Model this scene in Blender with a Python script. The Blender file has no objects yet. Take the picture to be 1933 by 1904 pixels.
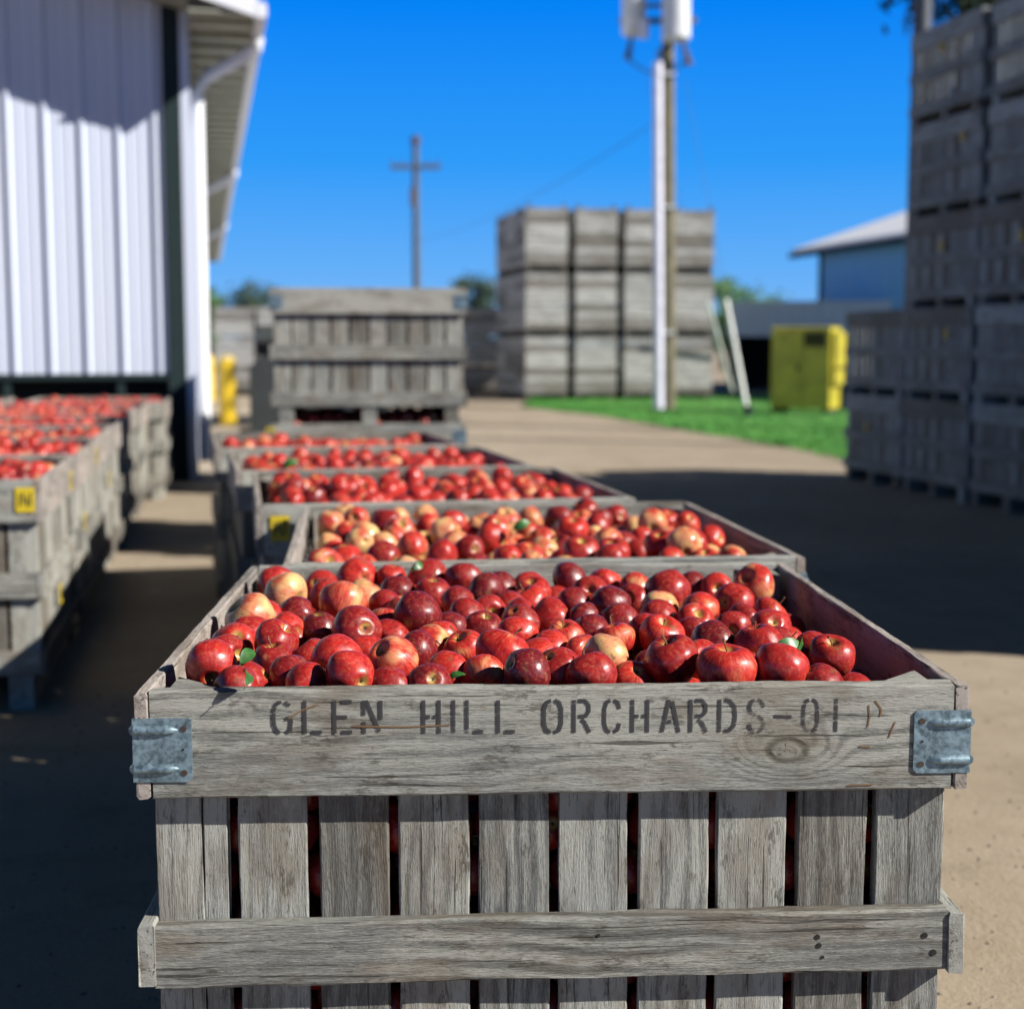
import bpy, math, random
import numpy as np
from mathutils import Vector, Matrix, Quaternion, noise as mnoise
random.seed(7)
rng = np.random.default_rng(11)
R = math.radians
sc = bpy.context.scene
col = sc.collection
# ------------------------------------------------------------------ camera model
FP, CX, CY = 2760.0, 966.5, 952.0          # focal length and centre measured on the photograph (1933 px wide)
PITCH, EYE = R(6.25), 1.385
BH, BW, BD = 0.88, 1.24, 1.24              # height, width, depth of an orchard bin
def ray(px, py):
    a, b = (px-CX)/FP, (py-CY)/FP
    c, s = math.cos(PITCH), math.sin(PITCH)
    return Vector((a, c - b*s, -s - b*c))
def U(px, py, h=0.0):
    d = ray(px, py); t = (h-EYE)/d.z
    return Vector((0, 0, EYE)) + d*t
def P(px, py, Y):
    d = ray(px, py); return Vector((0, 0, EYE)) + d*(Y/d.y)
def project(p):
    x, y, z = p[0], p[1], p[2]-EYE
    c, s = math.cos(PITCH), math.sin(PITCH)
    zc = y*c - z*s; yc = -z*c - y*s
    return CX + FP*x/zc, CY + FP*yc/zc, zc
cam = bpy.data.cameras.new('camera'); co = bpy.data.objects.new('camera', cam); col.objects.link(co)
co.location = (0, 0, EYE); co.rotation_euler = (R(90)-PITCH, 0, 0)
cam.sensor_width = 36; cam.lens = 36*FP/1933.0; cam.clip_end = 3000; cam.clip_start = .05
cam.dof.use_dof = True; cam.dof.focus_distance = 2.33; cam.dof.aperture_fstop = 2.9; cam.dof.aperture_blades = 0
sc.camera = co
# ------------------------------------------------------------------ light
SUNAZ, SUNEL = 70.0, 32.5
sd = Vector((math.sin(R(SUNAZ))*math.cos(R(SUNEL)), -math.cos(R(SUNAZ))*math.cos(R(SUNEL)), math.sin(R(SUNEL))))
sl = bpy.data.lights.new('sun', 'SUN'); so = bpy.data.objects.new('sun', sl); col.objects.link(so)
sl.energy = 5.0; sl.angle = R(.53); sl.color = (1, .96, .89)
so.rotation_euler = sd.to_track_quat('Z', 'Y').to_euler(); so.location = (20, -10, 20)
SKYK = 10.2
w = bpy.data.worlds.new('World'); sc.world = w; w.use_nodes = True
nt = w.node_tree; bg = nt.nodes['Background']
sky = nt.nodes.new('ShaderNodeTexSky'); sky.sky_type = 'NISHITA'; sky.sun_disc = False
sky.sun_elevation = R(SUNEL); sky.sun_rotation = math.atan2(sd.x, sd.y)
sky.altitude = 0; sky.air_density = 1.0; sky.dust_density = .25; sky.ozone_density = 4.0
hs = nt.nodes.new('ShaderNodeHueSaturation'); hs.inputs['Saturation'].default_value = 1.45
gm = nt.nodes.new('ShaderNodeGamma'); gm.inputs['Gamma'].default_value = 1.0
nt.links.new(sky.outputs[0], hs.inputs['Color']); nt.links.new(hs.outputs[0], gm.inputs[0])
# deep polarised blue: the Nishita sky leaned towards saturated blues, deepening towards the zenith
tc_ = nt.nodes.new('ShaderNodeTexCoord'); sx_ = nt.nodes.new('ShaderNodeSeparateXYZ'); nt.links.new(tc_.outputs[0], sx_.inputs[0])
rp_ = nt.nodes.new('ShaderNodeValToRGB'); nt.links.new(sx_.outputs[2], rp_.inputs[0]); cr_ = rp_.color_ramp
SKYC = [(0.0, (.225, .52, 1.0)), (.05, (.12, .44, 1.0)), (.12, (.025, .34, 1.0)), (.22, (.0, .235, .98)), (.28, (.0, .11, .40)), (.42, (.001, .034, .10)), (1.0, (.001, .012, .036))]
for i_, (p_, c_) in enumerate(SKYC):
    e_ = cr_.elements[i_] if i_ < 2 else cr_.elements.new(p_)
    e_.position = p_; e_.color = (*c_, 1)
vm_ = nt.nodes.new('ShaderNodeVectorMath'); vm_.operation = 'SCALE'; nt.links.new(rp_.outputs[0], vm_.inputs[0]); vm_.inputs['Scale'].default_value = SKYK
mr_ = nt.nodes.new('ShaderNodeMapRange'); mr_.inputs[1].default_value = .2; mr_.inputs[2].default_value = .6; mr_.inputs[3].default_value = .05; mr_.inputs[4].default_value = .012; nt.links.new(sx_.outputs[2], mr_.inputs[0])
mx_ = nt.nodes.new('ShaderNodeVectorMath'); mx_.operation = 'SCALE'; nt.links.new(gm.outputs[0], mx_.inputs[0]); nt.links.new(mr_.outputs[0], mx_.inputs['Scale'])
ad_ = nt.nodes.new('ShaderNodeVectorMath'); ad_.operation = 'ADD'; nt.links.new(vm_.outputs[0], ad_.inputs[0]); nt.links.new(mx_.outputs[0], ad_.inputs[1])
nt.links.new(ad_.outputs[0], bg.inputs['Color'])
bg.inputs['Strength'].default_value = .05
sc.view_settings.view_transform = 'Standard'; sc.view_settings.look = 'None'
sc.view_settings.exposure = 0.85; sc.view_settings.gamma = 1
sc.render.resolution_x = 1024; sc.render.resolution_y = 1008
# ------------------------------------------------------------------ node helper
class M:
    def __init__(s, name):
        s.m = bpy.data.materials.new(name); s.m.use_nodes = True
        s.t = s.m.node_tree; s.b = s.t.nodes['Principled BSDF']; s.o = s.t.nodes['Material Output']
    def n(s, ty, ins=None, out=0, **pr):
        x = s.t.nodes.new('ShaderNode'+ty)
        for k, v in pr.items(): setattr(x, k, v)
        for k, v in (ins or {}).items(): s.set(x, k, v)
        return x.outputs[out] if out is not None else x
    def set(s, x, k, v):
        i = x.inputs[k]
        if isinstance(v, bpy.types.NodeSocket): s.t.links.new(v, i)
        else:
            if hasattr(i.default_value, '__len__') and len(i.default_value) == 4 and len(v) == 3: v = (*v, 1)
            i.default_value = v
    def math(s, op, a, b=0.0, c=None, clamp=False):
        d = {0: a, 1: b}
        if c is not None: d[2] = c
        return s.n('Math', d, operation=op, use_clamp=clamp)
    def mix(s, f, a, b, blend='MIX'):
        x = s.n('Mix', None, None, data_type='RGBA', blend_type=blend)
        s.set(x, 0, f); s.set(x, 6, a); s.set(x, 7, b); return x.outputs[2]
    def ss(s, v, a, b, lo=0.0, hi=1.0):
        return s.n('MapRange', {0: v, 1: a, 2: b, 3: lo, 4: hi}, interpolation_type='SMOOTHSTEP')
    def noise(s, vec, scale, det=4, rough=.55, dist=0.0, out=0):
        return s.n('TexNoise', {'Vector': vec, 'Scale': scale, 'Detail': det, 'Roughness': rough, 'Distortion': dist}, out)
    def scalev(s, v, sc_): return s.n('VectorMath', {0: v, 1: sc_}, operation='MULTIPLY')
    def addv(s, v, a): return s.n('VectorMath', {0: v, 1: a}, operation='ADD')
    def comb(s, x, y, z): return s.n('CombineXYZ', {0: x, 1: y, 2: z})
    def attr(s, name, out, ty='GEOMETRY'): return s.n('Attribute', None, out, attribute_name=name, attribute_type=ty)
    def bump(s, h, st, d, normal=None):
        i = {'Height': h, 'Strength': st, 'Distance': d}
        if normal: i['Normal'] = normal
        return s.n('Bump', i)
    def P(s, **k):
        for a, v in k.items(): s.set(s.b, a.replace('_', ' '), v)
        return s.m
def simple(name, c, rough=.6, metal=0.0, var=.12, sc_=6.0, bumpd=.0):
    m = M(name); co_ = m.n('TexCoord', None, 3)
    n1 = m.noise(co_, sc_, 6); f = m.ss(n1, .3, .7, 1-var, 1+var)
    cc = m.n('VectorMath', {0: c, 'Scale': f}, operation='SCALE')
    m.P(Base_Color=cc, Roughness=rough, Metallic=metal)
    if bumpd: m.P(Normal=m.bump(m.noise(co_, sc_*6, 5), .5, bumpd))
    return m.m
# ------------------------------------------------------------------ weathered wood
def wood(name, dark=(.035, .030, .025), mid=(.135, .134, .120), lite=(.35, .345, .305), knots=(), bump=1.0, chips=True):
    """grain runs along gc.x; gc carries metres plus an offset per board, bt a random tone per board"""
    m = M(name); gc = m.attr('gc', 1); bt = m.attr('bt', 2)
    sp = m.n('SeparateXYZ', {0: gc}, None); u, v, w_ = sp.outputs
    warp = m.noise(m.scalev(gc, (2.0, 6, 6)), 1.0, 3, .5)
    warp2 = m.noise(m.scalev(gc, (9, 45, 45)), 1.0, 3, .5)
    vv = m.math('ADD', v, m.math('MULTIPLY', w_, .8))
    ringc = m.math('MULTIPLY_ADD', warp, 26.0, m.math('MULTIPLY', vv, 260.0))
    ringc = m.math('MULTIPLY_ADD', warp2, 2.6, ringc)
    kn = None
    for (ku, kv, su, sv, amp) in knots:
        du = m.math('DIVIDE', m.math('SUBTRACT', u, ku), su); dv = m.math('DIVIDE', m.math('SUBTRACT', v, kv), sv)
        wk = m.noise(m.scalev(gc, (5, 9, 9)), 1.0, 1, .5)
        r2 = m.math('MULTIPLY', m.math('ADD', m.math('POWER', m.math('ABSOLUTE', du), 2.0), m.math('POWER', m.math('ABSOLUTE', dv), 2.0)), m.ss(wk, .25, .75, .72, 1.3))
        g = m.math('EXPONENT', m.math('MULTIPLY', r2, -.62))
        ringc = m.math('MULTIPLY_ADD', m.math('MULTIPLY', g, m.math('SQRT', r2)), amp, ringc)
        wob = m.math('MULTIPLY_ADD', m.math('SUBTRACT', warp2, .5), .35, m.math('SQRT', r2))
        k0 = m.ss(wob, .62, .25)
        edge = m.math('MULTIPLY', m.ss(wob, .40, .58), m.ss(wob, .85, .62))
        ang = m.n('Math', {0: dv, 1: du}, operation='ARCTAN2')
        cr = m.math('ABSOLUTE', m.math('SINE', m.math('MULTIPLY_ADD', ang, 1.5, .6)))
        crk = m.math('MULTIPLY', m.ss(cr, .10, .02), m.ss(wob, .42, .30))
        kn = (k0, edge, crk, g)
    s = m.math('SINE', ringc); rings = m.ss(s, -1, 1)
    rings = m.math('POWER', rings, 1.8)
    fine = m.noise(m.addv(m.scalev(gc, (15, 400, 400)), m.comb(0.0, m.math('MULTIPLY', warp, 12.0), 0.0)), 1.0, 5, .65)
    fib = m.noise(m.scalev(gc, (85, 620, 620)), 1.0, 4, .7)
    big = m.noise(m.scalev(gc, (2.2, 7, 7)), 1.0, 5, .6)
    big2 = m.noise(m.addv(m.scalev(gc, (5, 14, 14)), (31, 7, 3)), 1.0, 5, .65)
    rs = m.ss(m.noise(m.addv(m.scalev(gc, (1.5, 5, 5)), (3, 71, 9)), 1.0, 2, .5), .40, .66, .04, .26)
    t = m.math('SUBTRACT', m.math('MULTIPLY_ADD', fine, .80, m.math('MULTIPLY', fib, .75)), m.math('MULTIPLY', rings, rs))
    t = m.math('MULTIPLY_ADD', big, .60, t); t = m.math('SUBTRACT', t, .05)
    t = m.math('MULTIPLY_ADD', bt, .46, t); t = m.math('SUBTRACT', t, .06)
    c1 = m.mix(m.ss(t, .62, 1.0), dark, mid); c2 = m.mix(m.ss(t, .92, 1.30), c1, lite)
    # warm / cool drift and brown stains
    c3 = m.mix(m.math('MULTIPLY', m.ss(big2, .47, .62), .80), c2, m.mix(.55, c2, (.115, .075, .042)))
    c3 = m.mix(m.math('MULTIPLY', m.ss(big, .58, .38), .40), c3, m.mix(.5, c3, (.15, .175, .185)))
    crack = m.noise(m.scalev(gc, (3.5, 150, 150)), 1.0, 3, .6)
    ck = m.ss(crack, .375, .315)
    pores = m.ss(m.noise(m.scalev(gc, (45, 330, 330)), 1.0, 3, .6), .37, .30)
    dmg = m.math('MULTIPLY', m.ss(m.noise(m.addv(m.scalev(gc, (11, 30, 30)), (9, 2, 44)), 1.0, 4, .65), .56, .64), m.ss(m.noise(m.scalev(gc, (70, 240, 240)), 1.0, 3, .6), .44, .52))
    c3 = m.mix(m.ss(m.math('ADD', bt, m.math('MULTIPLY', big, .4)), .62, .30, 0, .55), c3, m.mix(.55, c3, (.10, .072, .045), 'MIX'))
    c4 = m.mix(m.math('MULTIPLY', ck, .75), c3, (.03, .025, .02))
    c4 = m.mix(m.math('MULTIPLY', pores, .45), c4, (.05, .042, .035))
    c4 = m.mix(m.math('MULTIPLY', dmg, .6), c4, (.05, .038, .026))
    if chips:
        ch = m.noise(m.addv(m.scalev(gc, (13, 42, 42)), (5, 9, 1)), 1.0, 4, .6)
        c4 = m.mix(m.ss(ch, .745, .755), c4, (.24, .13, .05))
    h = m.math('MULTIPLY_ADD', fine, .6, m.math('MULTIPLY', rings, -.12))
    h = m.math('MULTIPLY_ADD', fib, .6, h); h = m.math('MULTIPLY_ADD', ck, -1.0, h); h = m.math('MULTIPLY_ADD', pores, -.3, h)
    h = m.math('MULTIPLY_ADD', big2, .8, h)
    if kn:
        k0, edge, crk, g = kn
        c4 = m.mix(m.math('MULTIPLY', g, .28), c4, (.15, .135, .075))
        c4 = m.mix(m.math('MULTIPLY', k0, .55), c4, (.24, .225, .20))
        c4 = m.mix(m.math('MULTIPLY', edge, .62), c4, (.05, .04, .025))
        c4 = m.mix(crk, c4, (.02, .016, .012))
        h = m.math('MULTIPLY_ADD', crk, -1.5, h); h = m.math('MULTIPLY_ADD', edge, -.6, h)
    m.P(Base_Color=c4, Roughness=m.ss(fine, .2, .8, .68, .9), Normal=m.bump(h, 1.0*bump, .0040))
    m.b.inputs['Specular IOR Level'].default_value = .35
    return m.m
# ------------------------------------------------------------------ mesh collector
class MB:
    def __init__(s): s.v = []; s.f = []; s.g = []; s.t = []; s.sm = False
    def quad(s, pts, g=None, t=.5):
        n = len(s.v); s.v += [tuple(p) for p in pts]; s.g += [tuple(q) for q in (g or pts)]; s.t += [t]*len(pts)
        s.f.append(tuple(range(n, n+len(pts))))
    def board(s, lo, hi, ax, seg=1, ch=0.0, jit=0.0, tone=None, tilt=0.0, ends=0.0, off=None):
        """a plank between corners lo and hi, its grain along axis ax; chamfered and a little uneven when near"""
        lo, hi = list(lo), list(hi); a = ax; b = (ax+1) % 3; c = (ax+2) % 3
        tone = random.random() if tone is None else tone
        off = off if off is not None else (random.uniform(0, 60), random.uniform(0, 60), random.uniform(0, 60))
        wb, wc = hi[b]-lo[b], hi[c]-lo[c]; cb, cc = (lo[b]+hi[b])/2, (lo[c]+hi[c])/2
        if ch > 0:
            cs = [(-wb/2, -wc/2+ch), (-wb/2+ch, -wc/2), (wb/2-ch, -wc/2), (wb/2, -wc/2+ch), (wb/2, wc/2-ch), (wb/2-ch, wc/2), (-wb/2+ch, wc/2), (-wb/2, wc/2-ch)]
        else: cs = [(-wb/2, -wc/2), (wb/2, -wc/2), (wb/2, wc/2), (-wb/2, wc/2)]
        n0 = len(s.v); k = len(cs); sd_ = random.uniform(0, 99)
        wide_b = wb >= wc
        for i in range(seg+1):
            q = i/seg; A = lo[a]+(hi[a]-lo[a])*q
            for j, (x, y) in enumerate(cs):
                jx = jy = 0
                if jit:
                    jx = jit*2*(mnoise.noise(Vector((A*7, j*3.1, sd_)))); jy = jit*2*(mnoise.noise(Vector((A*9, j*4.7, sd_+9))))
                    jx += jit*.8*(mnoise.noise(Vector((A*40, j*3.1, sd_)))); jy += jit*.8*(mnoise.noise(Vector((A*46, j*4.7, sd_+9))))
                    if wide_b: jy *= .35
                    else: jx *= .35
                Aj = A
                if ends and i in (0, seg): Aj += ends*random.uniform(-1, 1)
                p = [0, 0, 0]; p[a] = Aj; p[b] = cb+x+jx; p[c] = cc+y+jy
                if tilt:
                    z_ = 2
                    if a != 2: p[2] += tilt*(q-.5)
                s.v.append(tuple(p))
                gv, gw = (x, y) if wide_b else (y, x)
                s.g.append((A+off[0], gv+off[1], gw+off[2])); s.t.append(tone)
        for i in range(seg):
            for j in range(k):
                s.f.append((n0+i*k+j, n0+i*k+(j+1) % k, n0+(i+1)*k+(j+1) % k, n0+(i+1)*k+j))
        s.f.append(tuple(n0+j for j in reversed(range(k)))); s.f.append(tuple(n0+seg*k+j for j in range(k)))
    def box(s, lo, hi): s.board(lo, hi, max(range(3), key=lambda i: hi[i]-lo[i]))
    def tube(s, pts, rads, n=8, cap=True):
        n0 = len(s.v); pts = [Vector(p) for p in pts]
        for i, p in enumerate(pts):
            d = (pts[min(i+1, len(pts)-1)]-pts[max(i-1, 0)]).normalized()
            a = d.cross(Vector((.3, .9, .2)) if abs(d.z) > .9 else Vector((0, 0, 1))).normalized(); b = d.cross(a)
            r = rads[i] if hasattr(rads, '__len__') else rads
            for j in range(n):
                q = p + (a*math.cos(2*math.pi*j/n)+b*math.sin(2*math.pi*j/n))*r
                s.v.append(tuple(q)); s.g.append((q.z, q.x, q.y)); s.t.append(.5)
        for i in range(len(pts)-1):
            for j in range(n): s.f.append((n0+i*n+j, n0+i*n+(j+1) % n, n0+(i+1)*n+(j+1) % n, n0+(i+1)*n+j))
        if cap:
            s.f.append(tuple(n0+j for j in reversed(range(n)))); s.f.append(tuple(n0+(len(pts)-1)*n+j for j in range(n)))
    def mesh(s, name, mat, smooth=False):
        me = bpy.data.meshes.new(name); me.from_pydata(s.v, [], s.f); me.validate(clean_customdata=False)
        if len(me.vertices) == len(s.g):
            a = me.attributes.new('gc', 'FLOAT_VECTOR', 'POINT'); a.data.foreach_set('vector', np.array(s.g, dtype=np.float32).ravel())
            a = me.attributes.new('bt', 'FLOAT', 'POINT'); a.data.foreach_set('value', np.array(s.t, dtype=np.float32))
        me.materials.append(mat)
        if smooth:
            me.polygons.foreach_set('use_smooth', [True]*len(me.polygons)); me.update(); me.set_sharp_from_angle(angle=R(42))
        me.update(); return me
    def build(s, name, mat, parent=None, smooth=False):
        return link(name, s.mesh(name, mat, smooth), parent)
def link(name, me, parent=None):
    o = bpy.data.objects.new(name, me); col.objects.link(o); o.parent = parent; return o
def tag(o, label=None, cat=None, group=None, kind=None):
    if label: o['label'] = label
    if cat: o['category'] = cat
    if group: o['group'] = group
    if kind: o['kind'] = kind
    return o
def empty(name, loc=(0, 0, 0), rz=0):
    o = bpy.data.objects.new(name, None); col.objects.link(o); o.location = loc; o.rotation_euler = (0, 0, rz); o.empty_display_size = .1; return o
ORD = ['first', 'second', 'third', 'fourth', 'fifth', 'sixth', 'seventh', 'eighth', 'ninth', 'tenth', 'eleventh', 'twelfth', 'thirteenth', 'fourteenth',
       'fifteenth', 'sixteenth', 'seventeenth', 'eighteenth', 'nineteenth', 'twentieth', 'twenty-first', 'twenty-second', 'twenty-third', 'twenty-fourth', 'twenty-fifth']
# ------------------------------------------------------------------ materials
W_near = wood('weathered_grey_wood')
W_bin = wood('weathered_bin_wood', bump=.7, chips=False)
W_pale = wood('pale_weathered_wood', mid=(.185, .185, .178), lite=(.40, .40, .39), bump=.6, chips=False)
W_pink = wood('apple_stained_side_wood', mid=(.175, .148, .128), lite=(.37, .325, .29), chips=False)
W_shade = wood('shade_tinted_wood', dark=(.02, .024, .026), mid=(.105, .128, .138), lite=(.27, .31, .33), bump=.5, chips=False)  # bin wood tinted blue-grey: cool shade of the right stack put into the colour
W_dark = wood('dark_runner_wood', mid=(.04, .035, .03), lite=(.08, .07, .06), bump=.6, chips=False)
def galv():
    m = M('galvanised_steel'); c = m.n('TexCoord', None, 3)
    vo = m.n('TexVoronoi', {'Vector': c, 'Scale': 170.0}, 1)
    sp = m.n('SeparateColor', {0: vo}, 0); n1 = m.noise(c, 60, 6, .65); n2 = m.noise(c, 9, 4)
    k = m.math('MULTIPLY_ADD', sp, .3, m.math('MULTIPLY', n1, 1.1))
    cc = m.mix(m.ss(k, .35, .95), (.075, .115, .14), (.24, .33, .38))
    cc = m.mix(m.ss(m.noise(c, 34, 4), .66, .72), cc, (.10, .08, .06))
    cc = m.mix(m.ss(m.noise(m.addv(c, (3.3, 1, 2)), 22, 5, .6), .70, .73), cc, (.35, .17, .05))
    return m.P(Base_Color=cc, Metallic=.55, Roughness=m.ss(n1, .3, .7, .34, .6), Normal=m.bump(n1, .35, .0015))
GALV = galv()
RUST = simple('rusty_nail_iron', (.06, .04, .03), .8, .3)
HOLE = simple('dark_nail_hole', (.012, .01, .008), .95)
def letter_paint():
    m = M('worn_stencil_paint'); c = m.n('TexCoord', None, 3)
    n1 = m.noise(m.scalev(c, (40, 40, 260)), 1.0, 4, .65); n2 = m.noise(c, 9.0, 3)
    x = m.n('SeparateXYZ', {0: c}, 0)
    fade = m.ss(x, .0, .50, 0.0, .12)
    v = m.math('SUBTRACT', m.math('MULTIPLY_ADD', n1, .6, m.math('MULTIPLY', n2, .4)), fade)
    a = m.ss(v, .33, .45, .28, .95)
    m.P(Base_Color=(.028, .026, .028), Roughness=.8, Alpha=a); return m.m
LETTER = letter_paint()
BROWN = simple('brown_stain_paint', (.16, .085, .035), .85)
YELLOW_TAG = simple('yellow_tag_plastic', (.52, .38, .01), .5)
TAG_INK = simple('black_tag_print', (.02, .02, .015), .6)
# ------------------------------------------------------------------ the bins
def slat_x(W, n, gap, rnd):
    """n slats over a width W"""
    sw = (W-gap*(n-1))/n; out = []
    for i in range(n):
        a = -W/2+i*(sw+gap); out.append((a+random.uniform(-1, 1)*rnd, a+sw+random.uniform(-1, 1)*rnd))
    return out
T = .019
def side_geo(kind, near, mbs, W, D):
    """one wall of the bin in local coordinates of a wall looking towards -Y, written into the dict of collectors"""
    pass
def rotpt(mb, i0, k):
    """rotate what was added since i0 about Z by k quarter turns"""
    c, s = [(1, 0), (0, 1), (-1, 0), (0, -1)][k % 4]
    for i in range(i0, len(mb.v)):
        x, y, z = mb.v[i]; mb.v[i] = (c*x-s*y, s*x+c*y, z)
def make_bin(detail=0, tone=None, tagpos=None, wood_m=None, stack_runner=.13, label=None, H=BH, full=True):
    """an orchard bin: root Empty at the centre of its base; front is -Y"""
    wm = wood_m or (W_near if detail == 2 else W_bin)
    seg = {0: 1, 1: 6, 2: 44}[detail]; ch = {0: 0, 1: .0015, 2: .0022}[detail]; jit = {0: 0, 1: .0008, 2: .0012}[detail]
    parts = []
    Z0 = .13                                # underside of the floor: runners below
    x_sl = BW/2-.050
    # slatted walls and battens, top and bottom boards, wall by wall; side walls' boards run full length outside
    for k in range(4):
        side = k % 2 == 1
        half = BD/2 if not side else BW/2
        width = (BW if not side else BD)
        fy = -half                           # outermost face
        # slats stand one board thickness behind the rim board
        Tb = .030 if not side else .020
        mb = MB(); ys0, ys1 = fy+Tb+.0015, fy+Tb+.0185
        wsl = width - 2*(.0215 if not side else .060)
        sl_ = slat_x(wsl, 10, .0160, .002 if detail else .001)
        for i, (a, b) in enumerate(sl_):
            if detail == 2 and k == 0 and i == 0:
                xc = a+(b-a)*.66             # this slat has split along its length
                mb.board((a, ys0, Z0), (xc-.0008, ys1, H-.095), 2, 30, .001, .0011, .8)
                mb.board((xc+.0010, ys0+.0015, Z0), (b, ys1+.001, H-.095), 2, 30, .001, .0011, .75)
            else:
                tn = [.8, .6, .25, .7, .45, .95, .75, .85, .2, .35][i] if (detail == 2 and k == 0) else (random.random() if tone is None else min(1, max(0, tone+random.uniform(-.5, .5))))
                dy = random.uniform(0, .002) if detail == 2 else 0
                mb.board((a, ys0+dy, Z0), (b, ys1+dy, H-.095), 2, 24 if detail == 2 else 1, ch, jit*.9, tn)
        rotpt(mb, 0, k); parts.append(('slatted_panel', mb, wm))
        # rim board
        mb = MB()
        o = T+.001 if not side else 0
        if side: a, b = -width/2+.0, width/2-.0
        else: a, b = -width/2+.020+.003, width/2-.020-.003
        y0, y1 = (fy+.0005, fy+Tb) if not side else (fy, fy+Tb)
        mb.board((a, y0, H-.162), (b, y1, H - (.0 if not side else .003)), 0, seg, ch*1.4, jit, .55 if (detail == 2 and k == 0) else None, off=(20, 40, 7) if (detail == 2 and k == 0) else None, ends=.002 if detail == 2 else 0)
        rotpt(mb, 0, k); parts.append(('rim_board', mb, WFRONT if (detail == 2 and k == 0) else (W_pink if side and detail else wm)))
        # inner rim lining on the side walls (the inner face one sees lit)
        # batten at mid height, board at the foot
        for nm, z0, z1 in (('batten', H-.450, H-.355), ('foot_board', H-.745, H-.655)):
            mb = MB()
            a, b = (-wsl/2-.001, wsl/2+.001) if not side else (-width/2-.002, width/2+.002)
            yy = fy + (.0005 if not side else -.004)
            mb.board((a, yy, z0), (b, fy+Tb+.0008, z1), 0, seg, ch*1.2, jit*1.3, .35 if k == 0 else None, tilt=.010 if (detail == 2 and k == 0 and nm == 'batten') else 0, ends=.002 if detail == 2 else 0)
            rotpt(mb, 0, k); parts.append((nm, mb, wm))
    # floor and runners
    mb = MB()
    for i in range(9):
        a = -x_sl+i*(2*x_sl/9)
        mb.board((a+.003, -BD/2+.045, Z0+.002), (a+2*x_sl/9-.003, BD/2-.045, Z0+.021), 1, 1)
    parts.append(('floor', mb, wm))
    for x in (-BW/2+.05, -.045, BW/2-.14):
        mb = MB(); mb.board((x, -BD/2+.012, 0.0), (x+.09, BD/2-.012, Z0), 1, 1, ch*2); parts.append(('runner', mb, wm))
    # triangular corner posts inside
    for sx in (-1, 1):
        for sy in (-1, 1):
            mb = MB(); x0, y0 = sx*(BW/2-.0400), sy*(BD/2-.0500); q = .088
            tri = [(x0, y0), (x0-sx*q, y0), (x0, y0-sy*q)]
            if sx*sy < 0: tri = [tri[0], tri[2], tri[1]]
            zt = H-.010
            lo = [(p[0], p[1], Z0) for p in tri]; hi = [(p[0], p[1], zt) for p in tri]
            gq = lambda ps: [(p[2]*1.0+11*sx, p[0]+p[1], p[1]) for p in ps]
            for i in range(3):
                j = (i+1) % 3; ps = [lo[i], lo[j], hi[j], hi[i]]; mb.quad(ps, gq(ps), .3)
            mb.quad(hi, [(p[0]+4, p[1]+3*sy, 2) for p in hi], .42); mb.quad(list(reversed(lo)), None, .3)
            parts.append(('corner_post', mb, wm))
    return parts
WFRONT = None
def inst_parts(root, meshes):
    for nm, me in meshes: link(nm, me, root)
def bin_meshes(**k):
    return [(nm, mb.mesh(nm, m)) for nm, mb, m in make_bin(**k)]
def front_pose(X, Y, yaw):
    """centre of the base of a bin whose front edge middle is at X, Y"""
    a = R(yaw); return Vector((X - math.sin(a)*BD/2, Y + math.cos(a)*BD/2, 0)), a
BINS = []      # (root, centre, yaw) of every bin that shows apples
# nearest bin
c1, a1 = front_pose(.066, 2.122, 2.3)
M1 = Matrix.Translation(c1) @ Matrix.Rotation(a1, 4, 'Z'); M1i = M1.inverted()
def on_front(px, py, ylocal):
    """point of the nearest bin's front plane that shows at a place of the photograph"""
    o = M1i @ Vector((0, 0, EYE)); d = M1i.to_3x3() @ ray(px, py); t = (ylocal-o.y)/d.y
    return o+d*t
kp = on_front(1484, 1417, -BD/2)
zc_ = BH-.081
WFRONT = wood('front_rim_wood', knots=[(kp.x+20, -(0)+40+(kp.z-zc_), .040, .026, 34.0)])
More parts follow.
